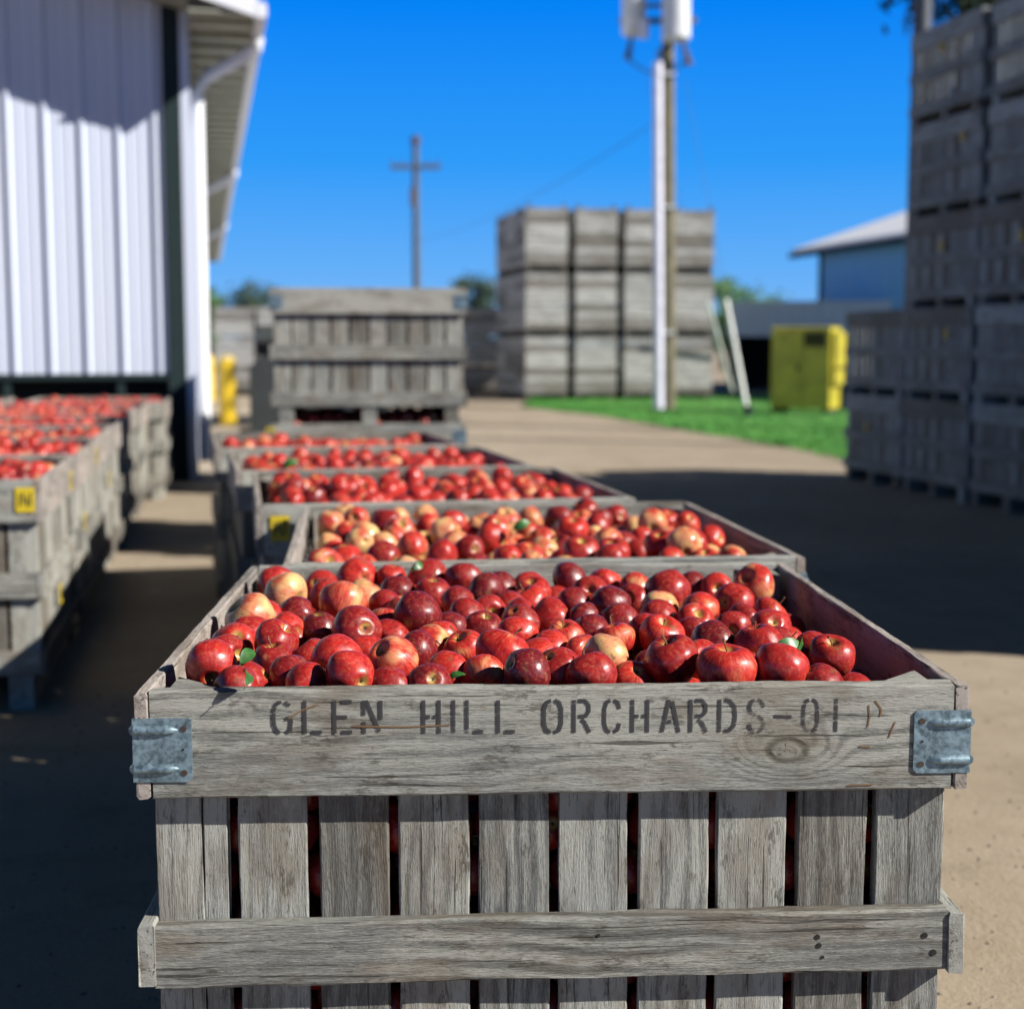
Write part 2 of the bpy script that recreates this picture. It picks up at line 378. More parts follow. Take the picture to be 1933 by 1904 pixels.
# the rim board's across-grain coordinate is its height, so the knot sits where the photograph has it
def fastener_set(root):
    for (px, py, r) in ((1543, 1768, .0042), (1546, 1784, .0042), (1553, 1806, .0025), (1746, 1765, .0045), (1762, 1797, .0048), (1130, 1765, .0028)):
        q = on_front(px, py, -BD/2-.0005); mb = MB(); mb.tube([(q.x, q.y-.0002, q.z), (q.x, q.y+.003, q.z)], r, 10)
        mb.build('nail', HOLE, root)
def bracket(root, sx, k=0, holes=True):
    """galvanised corner plate wrapped round a top corner, two pressed ribs"""
    H = BH; z0, z1 = H-.136, H-.040
    xo = sx*(BW/2+.0015); xi = sx*(BW/2-.083); yf = -BD/2-.0022
    mb = MB()
    # front leg and side leg as one bent sheet with thickness, lower inner corner clipped
    t = .0022
    def plate(p, n):
        q = [Vector(a)+Vector(n)*t for a in p]; m_ = len(p)
        mb.quad(q if True else q); mb.quad(list(reversed(p)))
        for i in range(m_):
            j = (i+1) % m_; mb.quad([p[i], p[j], q[j], q[i]])
    fr = [(xi, yf+t, z0+.006), (xi+sx*.006, yf+t, z0), (xo, yf+t, z0), (xo, yf+t, z1), (xi+sx*.004, yf+t, z1), (xi, yf+t, z1-.004)]
    if sx < 0: fr = fr[::-1]
    plate(fr, (0, -1, 0))
    sdp = [(xo, yf, z0), (xo, yf+.075, z0), (xo, yf+.075, z1), (xo, yf, z1)]
    if sx < 0: sdp = sdp[::-1]
    plate(sdp, (sx, 0, 0))
    o = mb.build('corner_bracket', GALV, root)
    for zz in (z1-.018, z0+.020):
        rb = MB(); n = 9
        pts = []; xa, xb = xi+sx*.020, xo
        for i in range(n):
            q = i/(n-1); pts.append((xa+(xb-xa)*q, yf+.0015, zz))
        rads = [.0015, .0055, .0078] + [.0082]*(n-4) + [.0075]
        rb.tube(pts, rads, 14)
        for i, v in enumerate(rb.v): rb.v[i] = (v[0], max(v[1], yf-.0065) if v[1] < yf else v[1], v[2])
        r_ = rb.build('pressed_rib', GALV, o, True)
        rb = MB(); rb.tube([(xo, yf+.001, zz), (xo, yf+.055, zz)], .0078, 12); rb.build('pressed_rib', GALV, o, True)
    for (dx, dz, r, m_) in ((.012, .014, .0046, RUST), (.012, .080, .0046, RUST), (.013, .049, .0018, HOLE)):
        hb = MB(); x = xi+sx*dx; hb.tube([(x, yf-.0012, z0+dz), (x, yf+.0022, z0+dz)], r, 12); hb.build('rivet', m_, o)
    return o
b1 = empty('apple_bin', c1, a1)
tag(b1, 'nearest weathered grey wooden bin with black stencilled lettering, full of red apples', 'apple bin', 'bins of apples in the middle row')
inst_parts(b1, bin_meshes(detail=2))
for sx in (-1, 1): bracket(b1, sx)
fastener_set(b1)
# stencilled lettering
arc = [(.42, .98), (.2, .93), (.08, .72), (.08, .28), (.2, .07), (.42, .02)]
GL = {'G': [[(.45, .98), (.2, .9), (.08, .7), (.08, .3), (.2, .1), (.36, .02)], [(.62, .96), (.85, .84)], [(.66, .02), (.86, .14), (.9, .44)], [(.62, .46), (.93, .46)]],
      'L': [[(.1, 1), (.1, .0)], [(.45, .04), (1, .04)]],
      'E': [[(.1, 1), (.1, 0)], [(.45, .96), (1, .96)], [(.2, .5), (.75, .5)], [(.45, .04), (1, .04)]],
      'N': [[(.08, 0), (.08, .36)], [(.08, .55), (.08, 1)], [(.2, 1), (.86, .06)], [(.93, .42), (.93, 1)]],
      'H': [[(.1, 0), (.1, 1)], [(.9, 0), (.9, 1)], [(.18, .5), (.44, .5)], [(.6, .5), (.84, .5)]],
      'I': [[(.5, 0), (.5, 1)]], 'O': [arc, [(1-x, y) for x, y in arc]],
      'R': [[(.1, 0), (.1, 1)], [(.32, .97), (.7, .97), (.9, .82), (.9, .64), (.72, .5), (.34, .5)], [(.5, .4), (.7, .3), (.95, 0)]],
      'C': [arc, [(.6, .98), (.82, .92), (.93, .72)], [(.6, .02), (.82, .08), (.93, .28)]],
      'A': [[(.04, 0), (.42, 1)], [(.97, 0), (.6, .95)], [(.34, .33), (.56, .33)]],
      'D': [[(.1, 0), (.1, 1)], [(.34, .97), (.62, .95), (.86, .78), (.9, .5), (.86, .22), (.62, .05), (.34, .03)]],
      'S': [[(.92, .76), (.78, .94), (.58, .98)], [(.42, .98), (.2, .92), (.1, .75), (.2, .6), (.5, .51)], [(.56, .48), (.84, .4), (.92, .22), (.8, .07), (.58, .02)], [(.42, .02), (.2, .08), (.1, .24)]],
      '-': [[(0, .47), (1, .47)]]}
words = [('G', 514, 553), ('L', 572, 607), ('E', 628, 664), ('N', 684, 721), ('H', 796, 832), ('I', 850, 862), ('L', 878, 912), ('L', 937, 972),
         ('O', 1024, 1063), ('R', 1080, 1115), ('C', 1138, 1172), ('H', 1190, 1226), ('A', 1248, 1283), ('R', 1300, 1336), ('D', 1354, 1392), ('S', 1410, 1445),
         ('-', 1460, 1495), ('O', 1513, 1546), ('I', 1571, 1585)]
yl = -BD/2-.0004
def stroke(mb, pts, wd, y):
    for i in range(len(pts)-1):
        p, q = Vector(pts[i]), Vector(pts[i+1]); d = (q-p).normalized(); n = Vector((-d.y, d.x))*wd/2
        e0 = d*wd*.12 if i else Vector((0, 0)); e1 = d*wd*.12 if i < len(pts)-2 else Vector((0, 0))
        mb.quad([(a.x, y-.00002*i, a.y) for a in (p-n-e0, q-n+e1, q+n+e1, p+n-e0)])
for ch_, xa, xb in words:
    A, B = on_front(xa, 1385-(xa-512)*.004, yl), on_front(xb, 1322-(xa-512)*.003, yl)
    lt = MB()
    for st in GL[ch_]:
        stroke(lt, [(A.x+(B.x-A.x)*x, A.z+(B.z-A.z)*y) for x, y in st], .0058, yl)
    lt.build('stencil_letter', LETTER, b1)
# brown runs left of the missing last letters, and the long split of the rim board
for pts in ([(1640, 1330), (1642, 1352), (1638, 1372)], [(1652, 1322), (1664, 1338), (1662, 1352)], [(1622, 1408), (1642, 1410)], [(1600, 1482), (1650, 1480)], [(1690, 1362), (1684, 1376), (1678, 1392)], [(600, 1330), (570, 1340), (545, 1356)], [(665, 1370), (760, 1372), (850, 1368)]):
    st = MB(); q = [on_front(x, y, yl-.0001) for x, y in pts]; stroke(st, [(a.x, a.z) for a in q], .0022, yl-.0001); st.build('brown_stain', BROWN, b1)
BINS.append((b1, c1, a1))
# other bins of the middle row
MID = [(1036, 3.405, 6.0, 'second'), (850, 4.70, 10.5, 'third'), (737, 5.97, 12.5, 'fourth'), (648, 7.26, 12.5, 'fifth')]
binA = bin_meshes(detail=1); binB = bin_meshes(detail=1, tone=.6)
lite = [bin_meshes(detail=0, tone=t_, wood_m=W_shade) for t_ in (.3, .5, .7)]
def ctag(root, lx, lz, face='front', s=1.0):
    """yellow plastic tag nailed to the front or the right side of a bin"""
    mb = MB(); w_, h_ = .030*s, .040*s
    t_ = link('tag', None, root) if False else None
    y = -BD/2-.006
    mb.board((lx-w_, y, lz-h_), (lx+w_, y+.0045, lz+h_), 2)
    o = MB(); o.v = mb.v; o.f = mb.f; o.g = mb.g; o.t = mb.t
    ink = MB()
    for i, (dx, a, b) in enumerate(((-.55, -.6, .5), (-.15, -.3, .6), (.2, -.6, .2), (.55, -.5, .6))):
        ink.board((lx+dx*w_-.0028*s, y-.0012, lz+a*h_), (lx+dx*w_+.0028*s, y-.0003, lz+b*h_), 2)
    if face == 'right':
        rotpt(o, 0, 1); rotpt(ink, 0, 1)
    tg = o.build('yellow_tag', YELLOW_TAG, root); ink.build('tag_print', TAG_INK, tg)
marks = {'second': 'its right rim standing out past the nearest bin', 'third': 'with a yellow tag on its front left corner',
         'fourth': 'with one green leaf among its apples', 'fifth': 'in front of the tall two-bin stack'}
for (px, Y, yaw, od) in MID:
    X = P(px, 1000, Y).x
    c, a = front_pose(X, Y, yaw); o = empty('apple_bin', c, a)
    tag(o, f'{od} apple bin from the camera, {marks[od]}', 'apple bin', 'bins of apples in the middle row')
    inst_parts(o, binA if od in ('second', 'fourth') else binB); BINS.append((o, c, a))
    if od == 'second': bracket(o, 1)
    if od == 'third': ctag(o, -BW/2+.075, BH-.075)
c, a = front_pose(P(696, 800, 9.32).x, 9.32, 4.0)
o = empty('apple_bin', c, a); tag(o, 'full apple bin under the upright slatted bin, behind the middle row', 'apple bin', 'bins of apples in the middle row'); inst_parts(o, binA); BINS.append((o, c, a))
ctag(o, -BW/2+.0, BH-.06); bracket(o, 1)
o = empty('apple_bin', c+Vector((.0, 0, BH-.022)), a+R(.6)); tag(o, 'slatted wooden bin standing on top of the apple bin behind the middle row', 'apple bin', 'bins of apples in the middle row')
inst_parts(o, binB); bracket(o, 1); bracket(o, -1); BINS.append((o, c+Vector((0, 0, BH-.022)), a))
# left row
LA = 11.0
LP = P(75, 905, 5.47); fx = Vector((math.cos(R(LA)), math.sin(R(LA)), 0)); dy = Vector((-math.sin(R(LA)), math.cos(R(LA)), 0))
def left_bin(i, j, sh, lab, tags=()):
    front_right = Vector((LP.x, LP.y, 0)) + dy*1.275*i + fx*(sh - j*1.29)
    cc = front_right - fx*BW/2 + dy*BD/2
    o = empty('apple_bin', cc, R(LA)); tag(o, lab, 'apple bin', 'bins of apples in the left row'); inst_parts(o, (binA, binB)[(i+j) % 2])
    for t_ in tags: ctag(o, *t_)
    BINS.append((o, cc, R(LA)))
left_bin(0, 0, 0, 'nearest bin of the left row, grey, with a yellow tag on its front', [(BW/2-.055, BH-.075, 'front', 1.15), (-.10, BH-.52, 'right'), (.45, BH-.10, 'right')])
left_bin(1, 0, .01, 'second bin of the left row, its sunlit side carrying small yellow tags', [(-.35, BH-.34, 'right'), (.4, BH-.08, 'right')])
left_bin(2, 0, -.01, 'third bin of the left row', [(.2, BH-.30, 'right')]); left_bin(3, 0, .0, 'fourth bin of the left row')
left_bin(4, 0, -.02, 'fifth bin of the left row'); left_bin(5, 0, .02, 'sixth bin of the left row')
left_bin(6, 0, .16, 'farthest bin of the left row, standing out to the right before the white barn')
left_bin(5, 1, 0, 'apple bin at the left edge, second from the white barn'); left_bin(6, 1, 0, 'apple bin at the left edge, close against the white barn')
# right stack in the shade
SA = 11.8; sf = Vector((math.sin(R(SA)), -math.cos(R(SA)), 0)); sr = Vector((math.cos(R(SA)), math.sin(R(SA)), 0))
S0 = U(1592, 903, 0)
SP = .832
colname = {0: 'low far column of the shaded right stack', 1: 'second column of the shaded right stack', 2: 'third column of the shaded right stack'}
lvl = {0: 'bottom', 1: 'second', 2: 'third', 3: 'fourth', 4: 'topmost'}
for i in range(8):
    for k in range(2 if i == 0 else 5):
        jx = random.uniform(-.012, .012) + (.05 if (i == 2 and k >= 3) else 0); js = random.uniform(-.01, .01)
        cc = S0 + sf*(1.27*i + BD/2 + js + .0) + sr*(BW/2 + jx) + Vector((0, 0, k*SP))
        o = empty('wooden_bin', cc, R(SA)-math.pi/2 + R(random.uniform(-1, 1)))
        if i < 3:
            lb = f'empty grey slatted bin, {lvl[k] if i else ("bottom" if k == 0 else "upper")} of the {colname[i]}'
        else: lb = 'empty grey slatted bin of the shaded right stack, nearer than the third column'
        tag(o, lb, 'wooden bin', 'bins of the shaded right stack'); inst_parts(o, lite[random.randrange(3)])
        if i < 3 and random.random() < .45: ctag(o, random.uniform(-.1, .4), BH-.30+random.uniform(-.05, .1))
# ------------------------------------------------------------------ plank-sided bins of the far stacks
def plank_bin(Wd, Dd, H, runner, posts):
    mb = MB(); zb = runner
    n = 4; hh = (H-zb)/n
    for i in range(n):
        z0 = zb+i*hh+.004; z1 = zb+(i+1)*hh-.006
        for s in (-1, 1):
            mb.board((-Wd/2, s*(Dd/2)-.012, z0), (Wd/2, s*(Dd/2)+.012, z1), 0)
            mb.board((s*(Wd/2-.02)-.012, -Dd/2+.014, z0), (s*(Wd/2-.02)+.012, Dd/2-.014, z1), 1)
    cps = []
    for sx in (-1, 1):
        for sy in (-1, 1):
            mb2 = MB(); cps.append(mb2); x, y = sx*(Wd/2-.075), sy*(Dd/2-.055)
            mb2.board((x-.035, y-.04, 0.0 if runner > .05 else .02), (x+.035, y+.04, H+posts), 2)
    mb3 = MB(); mb3.board((-Wd/2+.03, -Dd/2+.03, zb+.005), (Wd/2-.03, Dd/2-.03, zb+.03), 0)
    out = [('plank_side', mb.mesh('plank_side', W_pale)), ('floor', mb3.mesh('floor', W_pale))] + [('corner_post', q_.mesh('corner_post', W_dark)) for q_ in cps]
    if runner > .05:
        for y in (-Dd/2+.2, 0, Dd/2-.2):
            mb4 = MB(); mb4.board((-Wd/2+.06, y-.04, .0), (Wd/2-.06, y+.04, zb), 0); out.append(('runner', mb4.mesh('runner', W_dark)))
    return out
pbL = [plank_bin(1.05, 1.2, .788, .175, .0) for _ in range(3)]; pbU = [plank_bin(1.05, 1.2, .77, .015, .0) for _ in range(3)]; pbT = [plank_bin(1.05, 1.2, .77, .015, .09) for _ in range(2)]
F0 = U(990, 757, 0); FA = 11.8
fr = Vector((math.cos(R(FA)), math.sin(R(FA)), 0)); fd = Vector((-math.sin(R(FA)), math.cos(R(FA)), 0))
lay = ['bottom', 'second', 'third', 'fourth', 'fifth', 'top']; cl = ['left', 'second', 'third', 'right']
for i in range(4):
    for j in range(3):
        for k in range(6):
            if j > 0 and i > 0 and k < 5: continue            # buried inside the block
            cc = F0 + fr*(.56+1.25*i) + fd*(.62+1.26*j) + Vector((0, 0, (k//2)*1.56 + (k % 2)*.79))
            o = empty('wooden_bin', cc, R(FA)+R(random.uniform(-.7, .7)))
            ms = (pbT if k == 5 else (pbU if k % 2 else pbL))
            if j == 0: lb = f'plank-sided bin, {cl[i]} column, {lay[k]} layer, front of the sunlit far block'
            else: lb = f'{lay[k]} bin, {cl[i]} column, {["", "middle", "rear"][j]} rank of the sunlit far block'
            tag(o, lb, 'wooden bin', 'bins of the sunlit far block'); inst_parts(o, random.choice(ms))
# the low stacks behind
def low_stack(px, py_base, Y, yaw, cols, rows, desc, grp, gap=1.3, depth=1):
    base = P(px, py_base, Y); base.z = 0
    f = Vector((math.cos(R(yaw)), math.sin(R(yaw)), 0))
    for i in range(cols):
        for k in range(rows):
            o = empty('wooden_bin', base + f*(.6+gap*i) + Vector((0, 0, k*.80)), R(yaw)+R(random.uniform(-1, 1)))
            tag(o, f'{["bottom","second","top"][k] if rows == 3 else ["bottom","top"][k]} bin, {ORD[i]} column, {desc}', 'wooden bin', grp)
            inst_parts(o, random.choice(pbL if k == 0 else pbU))
low_stack(409, 752, 40, 2, 3, 3, 'stack between white barn and slatted bin', 'bins between the barn and the slatted bin', 1.15)
low_stack(868, 752, 41, 2, 2, 3, 'stack half hidden left of the far block', 'bins left of the far block', 1.2)
low_stack(1590, 742, 47, 16, 2, 2, 'low stack before the far barn wall', 'bins by the far barn', 1.3)
# ------------------------------------------------------------------ apples
def apple_profile(nr, ns, seed, lobes=.03):
    r_ = random.Random(seed); ecc = r_.uniform(.97, 1.05); hh = r_.uniform(.80, .99); tp = r_.uniform(.02, .16); tilt = r_.uniform(-.09, .09); ph = r_.uniform(0, 6.28)
    vs = []; fs = []
    for i in range(nr+1):
        a = math.pi*i/nr; q = i/nr
        for j in range(ns):
            th = 2*math.pi*j/ns
            x = math.sin(a)*(1+tp*math.cos(a)); z = hh*math.cos(a)
            if z > 0: z -= .36*math.exp(-(x/.27)**2)
            else: z += .20*math.exp(-(x/.21)**2)
            lb = 1+lobes*math.cos(5*th+ph)*(q**2) + lobes*.5*math.cos(3*th+ph)*((1-q)**2) + .02*math.cos(2*th+ph*2)
            X, Y = x*lb*math.cos(th)*ecc, x*lb*math.sin(th)/ecc
            q_ = 1+.055*mnoise.noise(Vector((math.sin(a)*math.cos(th)*1.3, math.sin(a)*math.sin(th)*1.3, math.cos(a)*1.3+seed*5.1)))*1.6
            vs.append((X*q_, Y*q_, (z + tilt*X)*q_))
    for i in range(nr):
        for j in range(ns):
            a, b = i*ns+j, i*ns+(j+1) % ns
            fs.append((a, a+ns, b+ns, b))
    return vs, fs
def apple_mat(name, ty):
    m = M(name); c = m.attr('ac', 1)
    tone = m.attr('tone', 2, ty); sd_ = m.attr('seed', 2, ty)
    cs = m.addv(c, m.comb(m.math('MULTIPLY', sd_, 37.0), m.math('MULTIPLY', sd_, 91.0), m.math('MULTIPLY', sd_, 13.0)))
    x = m.n('SeparateXYZ', {0: c}, None); z = x.outputs[2]
    rad = m.math('SQRT', m.math('ADD', m.math('MULTIPLY', x.outputs[0], x.outputs[0]), m.math('MULTIPLY', x.outputs[1], x.outputs[1])))
    dirn = m.n('VectorMath', {0: m.comb(x.outputs[0], x.outputs[1], 0.0)}, operation='NORMALIZE')
    sv = m.addv(m.scalev(dirn, (5.2, 5.2, 1)), m.comb(m.math('MULTIPLY', sd_, 50.0), 0.0, m.math('MULTIPLY', z, 1.1)))
    streak = m.noise(sv, 1.6, 6, .68); big = m.noise(cs, .85, 2, .5); mid = m.noise(cs, 2.6, 5, .6)
    # tone: 0 dark, 0.35 bright red, 0.7 blushed, 1 yellow
    deep = m.mix(m.ss(tone, .0, .45), (.075, .005, .009), (.26, .009, .010))
    red = m.mix(m.ss(tone, .0, .5), (.16, .009, .013), (.50, .026, .018))
    skin = m.mix(m.ss(m.math('MULTIPLY_ADD', streak, .6, m.math('MULTIPLY', mid, .4)), .36, .60), deep, red)
    k = m.math('MULTIPLY_ADD', tone, .50, m.math('MULTIPLY_ADD', big, 1.05, m.math('MULTIPLY', streak, .38))); k = m.math('ADD', k, m.ss(tone, .62, 1.0, 0, .12))
    blush = m.ss(k, 1.02, 1.38)
    pale = m.mix(m.ss(m.noise(cs, 1.3, 3), .4, .6), (.62, .27, .13), (.60, .40, .16))
    skin = m.mix(blush, skin, pale)
    # pale streaks inside the blush, green-gold bowl at the stem
    fl = m.math('MULTIPLY', m.ss(streak, .50, .70), m.ss(tone, .40, .85, .0, .42)); skin = m.mix(fl, skin, (.60, .25, .15))
    bowl = m.math('MULTIPLY', m.ss(rad, .36, .10), m.ss(m.math('ADD', mid, m.math('MULTIPLY', sd_, .15)), .42, .64, .10, .85))
    skin = m.mix(bowl, skin, (.44, .36, .09))
    cal = m.math('MULTIPLY', m.ss(rad, .11, .03), m.ss(z, .0, -.2)); skin = m.mix(cal, skin, (.03, .02, .01))
    vd = m.n('TexVoronoi', {'Vector': cs, 'Scale': 11.0}, 0)
    skin = m.mix(m.math('MULTIPLY', m.ss(vd, .085, .05), .5), skin, (.70, .42, .26))
    mot = m.noise(m.addv(cs, (1, 8, 3)), 5.5, 5, .7); skin = m.mix(m.ss(mot, .50, .70, 0, .48), skin, (.46, .15, .07)); skin = m.mix(m.ss(mot, .46, .30, 0, .45), skin, (.11, .006, .010))
    br = m.ss(m.noise(m.addv(cs, (7, 3, 1)), 1.6, 4), .63, .70); skin = m.mix(m.math('MULTIPLY', br, .65), skin, (.16, .075, .03))
    rgh = m.ss(m.noise(cs, 3.0, 4), .3, .7, .24, .50)
    m.P(Base_Color=skin, Roughness=rgh, Normal=m.bump(m.noise(cs, 7, 4), .10, .004))
    m.b.inputs['Specular IOR Level'].default_value = .42
    m.b.inputs['Subsurface Weight'].default_value = .0
    return m.m
APP_O = apple_mat('apple_skin', 'OBJECT'); APP_G = apple_mat('heaped_apple_skin', 'GEOMETRY')
STEM = simple('apple_stem_bark', (.16, .085, .035), .8)
LEAF = simple('apple_leaf_green', (.035, .115, .022), .42, 0, .45, 60)
av = []
for sdv in range(10):
    vs, fs = apple_profile(26, 36, sdv); me = bpy.data.meshes.new('apple'); me.from_pydata(vs, [], fs)
    a = me.attributes.new('ac', 'FLOAT_VECTOR', 'POINT'); a.data.foreach_set('vector', np.array(vs, dtype=np.float32).ravel())
    me.materials.append(APP_O); me.polygons.foreach_set('use_smooth', [True]*len(fs)); av.append(me)
stm = []
for k in range(3):
    mb = MB(); b_ = (.05+.06*k); L_ = .62+.12*k
    mb.tube([(0, 0, .42), (b_*.2, 0, .42+L_*.4), (b_*1.1, .02, .42+L_*.8), (b_*2, .03, .42+L_)], [.035, .028, .03, .05], 7); stm.append(mb.mesh('stem', STEM, True))
# the heap of the nearest bin, apple by apple: place in the photograph, width there, tone, way it lies
Z3 = lambda X, Y, D: (X*.36+309.3, Y*.36+889.2, D*.36)
Z4 = lambda X, Y, D: (X*.52+927.9, Y*.52+889.2, D*.52)
TN = {'d': .05, 'm': .18, 'r': .31, 'p': .66, 'y': .92, 'q': .52}
L3 = '''265 1035 258 r b|300 965 200 r .|360 900 215 q .|430 770 240 y .|440 865 215 r .|455 615 205 r .|637 650 225 y .|530 775 120 r .|590 905 225 m .|595 985 215 m u|760 985 140 r .|905 1000 260 q .|1015 835 245 m k
935 695 235 p .|1055 670 190 y .|700 755 190 m .|825 605 165 r .|1015 565 208 q k|1190 565 150 r .|1225 635 168 d .|1385 545 190 r .|1410 640 178 m u|1575 570 195 m .|1730 630 195 d .|1890 615 130 r .|1180 715 140 r .|1250 730 130 p u
1370 790 235 d .|1540 690 150 m .|1620 760 160 m .|1740 735 130 r .|1195 1000 250 p .|1325 955 220 d .|1160 795 150 p .|1200 865 140 r .|1550 930 205 p u|1775 965 265 q .|1695 1075 215 p b|1490 1060 150 q .|1430 850 170 q .|1430 915 140 p .
1850 855 180 q .|620 1085 215 m .|715 1105 200 r .|1000 1115 245 r .|1195 1125 160 m .|1350 1125 165 m .|400 1125 140 m .|450 1095 120 r .|820 835 185 d .|850 655 150 r .|1500 825 130 d .|1870 765 150 r .|640 845 150 r .|1070 965 150 r .|1880 1090 150 d .|1640 820 120 m u'''
L4 = '''30 430 100 d .|145 437 120 r .|285 402 143 d .|415 412 115 q .|360 447 125 r .|520 425 100 p .|635 442 155 r .|727 422 92 d .|815 432 110 q .|875 482 142 r .|955 416 140 p .|140 482 130 q .|300 487 110 m .|245 538 142 r .|430 492 145 d .
610 502 130 y .|515 472 90 m .|750 517 148 q .|605 532 125 r .|430 545 138 m .|360 585 108 d .|25 507 90 r .|100 547 130 m .|270 608 130 p u|450 607 110 q u|560 580 115 r .|620 600 148 q u|720 592 110 m .|740 545 110 q .|875 577 110 r .|910 547 100 m .
1010 517 90 q .|1012 573 143 r .|805 626 163 d .|965 648 158 r u|755 692 140 r .|632 703 185 m U|430 688 162 y .|320 668 100 q .|230 660 148 q .|215 727 155 r .|160 757 160 d .|360 757 165 r .|515 738 110 p .|868 742 205 p u|930 697 110 m .
1075 732 188 r .|1175 772 150 m .|1165 655 120 r .|1220 675 155 r u|180 678 90 p .|330 542 100 d .|1120 700 110 m .|1050 640 100 m .'''
top = []
for blk, Z in ((L3, Z3), (L4, Z4)):
    for it in blk.replace('\n', '|').split('|'):
        x, y, D, t, o_ = it.split(); top.append((*Z(float(x), float(y), float(D)), t, o_))
IN = BW/2 - .050
HB = BH - .012                      # usual height of the topmost apple centres
pos = []; rad = []; tn = []; ori = []
for (x, y, D, t, o_) in top:
    h = HB + (.012 if D > 80 else -.004)
    p = U(x, y, h); zc = project(p)[2]; r_ = min(.047, max(.033, D*zc/FP/2))
    l = M1i @ p; l.y = min(l.y, IN-r_); l.y = max(l.y, -IN+r_); l.x = max(-IN+r_, min(IN-r_, l.x))
    pos.append(l[:]); rad.append(r_); tn.append(TN[t]+random.uniform(-.09, .06)); ori.append(o_)
pos = np.array(pos); rad = np.array(rad)
def relax(pos, rad, it, fixed=0, zmax=None, sq=.93):
    for _ in range(it):
        d = pos[:, None, :]-pos[None, :, :]; L = np.sqrt((d**2).sum(-1))+1e-9; need = (rad[:, None]+rad[None, :])*sq
        ov = np.clip(need-L, 0, None); np.fill_diagonal(ov, 0)
        d2 = d.copy(); d2[..., 2] *= 1.25
        mv = (d2/L[..., None]*ov[..., None]*.45).sum(1)
        pos = pos+np.clip(mv, -.01, .01)
        pos[:, :2] = np.clip(pos[:, :2], -IN+rad[:, None], IN-rad[:, None])
    return pos
# settle a second set under them first, so gaps show more apples and not the floor
pos = relax(pos, rad, 60)
under = []; ur = []
def put_under(n, zlim, basez):
    global under, ur
    for _ in range(n):
        best = None
        for __ in range(6):
            r_ = random.uniform(.035, .041); x, y = random.uniform(-IN+r_, IN-r_), random.uniform(-IN+r_, IN-r_)
            A = np.vstack([pos]+([np.array(under)] if under else [])); Rr = np.concatenate([rad, np.array(ur)]) if ur else rad
            dd = (A[:, 0]-x)**2+(A[:, 1]-y)**2; nd = (Rr+r_)*.96; k = dd < nd**2
            z = HB-.042-random.uniform(0, .028)
            if x > .44: z -= (x-.44)*.25
            if k.any(): z = min(z, (A[k, 2]-np.sqrt(nd[k]**2-dd[k])).min())
            if z > zlim and (best is None or z > best[2]): best = (x, y, z, r_)
        if best: under.append(best[:3]); ur.append(best[3])
put_under(520, HB-.19, 0)
ALL = []      # world position, radius, tone, seed, quaternion, bin index, has stem, local position
camloc = Vector((0, 0, EYE))
def orient(p, code, rnd):
    tc = (camloc-p).normalized()
    if code == 'k': ax = -(tc + Vector((.45, 0, .1))).normalized()
    elif code == 'b': ax = (tc + Vector((0, 0, -.75))).normalized()
    elif code == 'U': ax = (Vector((-.25, -.15, 1))).normalized()
    elif code == 'u': ax = Vector((rnd.uniform(-.35, .35), rnd.uniform(-.55, .0), 1)).normalized()
    else: ax = Vector((rnd.gauss(0, 1), rnd.gauss(0, 1), rnd.gauss(0, .9))).normalized()
    q = ax.to_track_quat('Z', 'Y'); return q @ Quaternion((0, 0, 1), rnd.uniform(0, 6.28))
rr = random.Random(5)
for i in range(len(pos)):
    wp = M1 @ Vector(pos[i]); ALL.append([wp, rad[i], tn[i], rr.random(), orient(wp, ori[i], rr), 0, ori[i] in 'uUb' or rr.random() < .25, pos[i]])
for p, r_ in zip(under, ur):
    wp = M1 @ Vector(p); ALL.append([wp, r_, rr.choice([.04, .1, .25, .25, .38, .5]), rr.random(), orient(wp, '.', rr), 0, False, p])
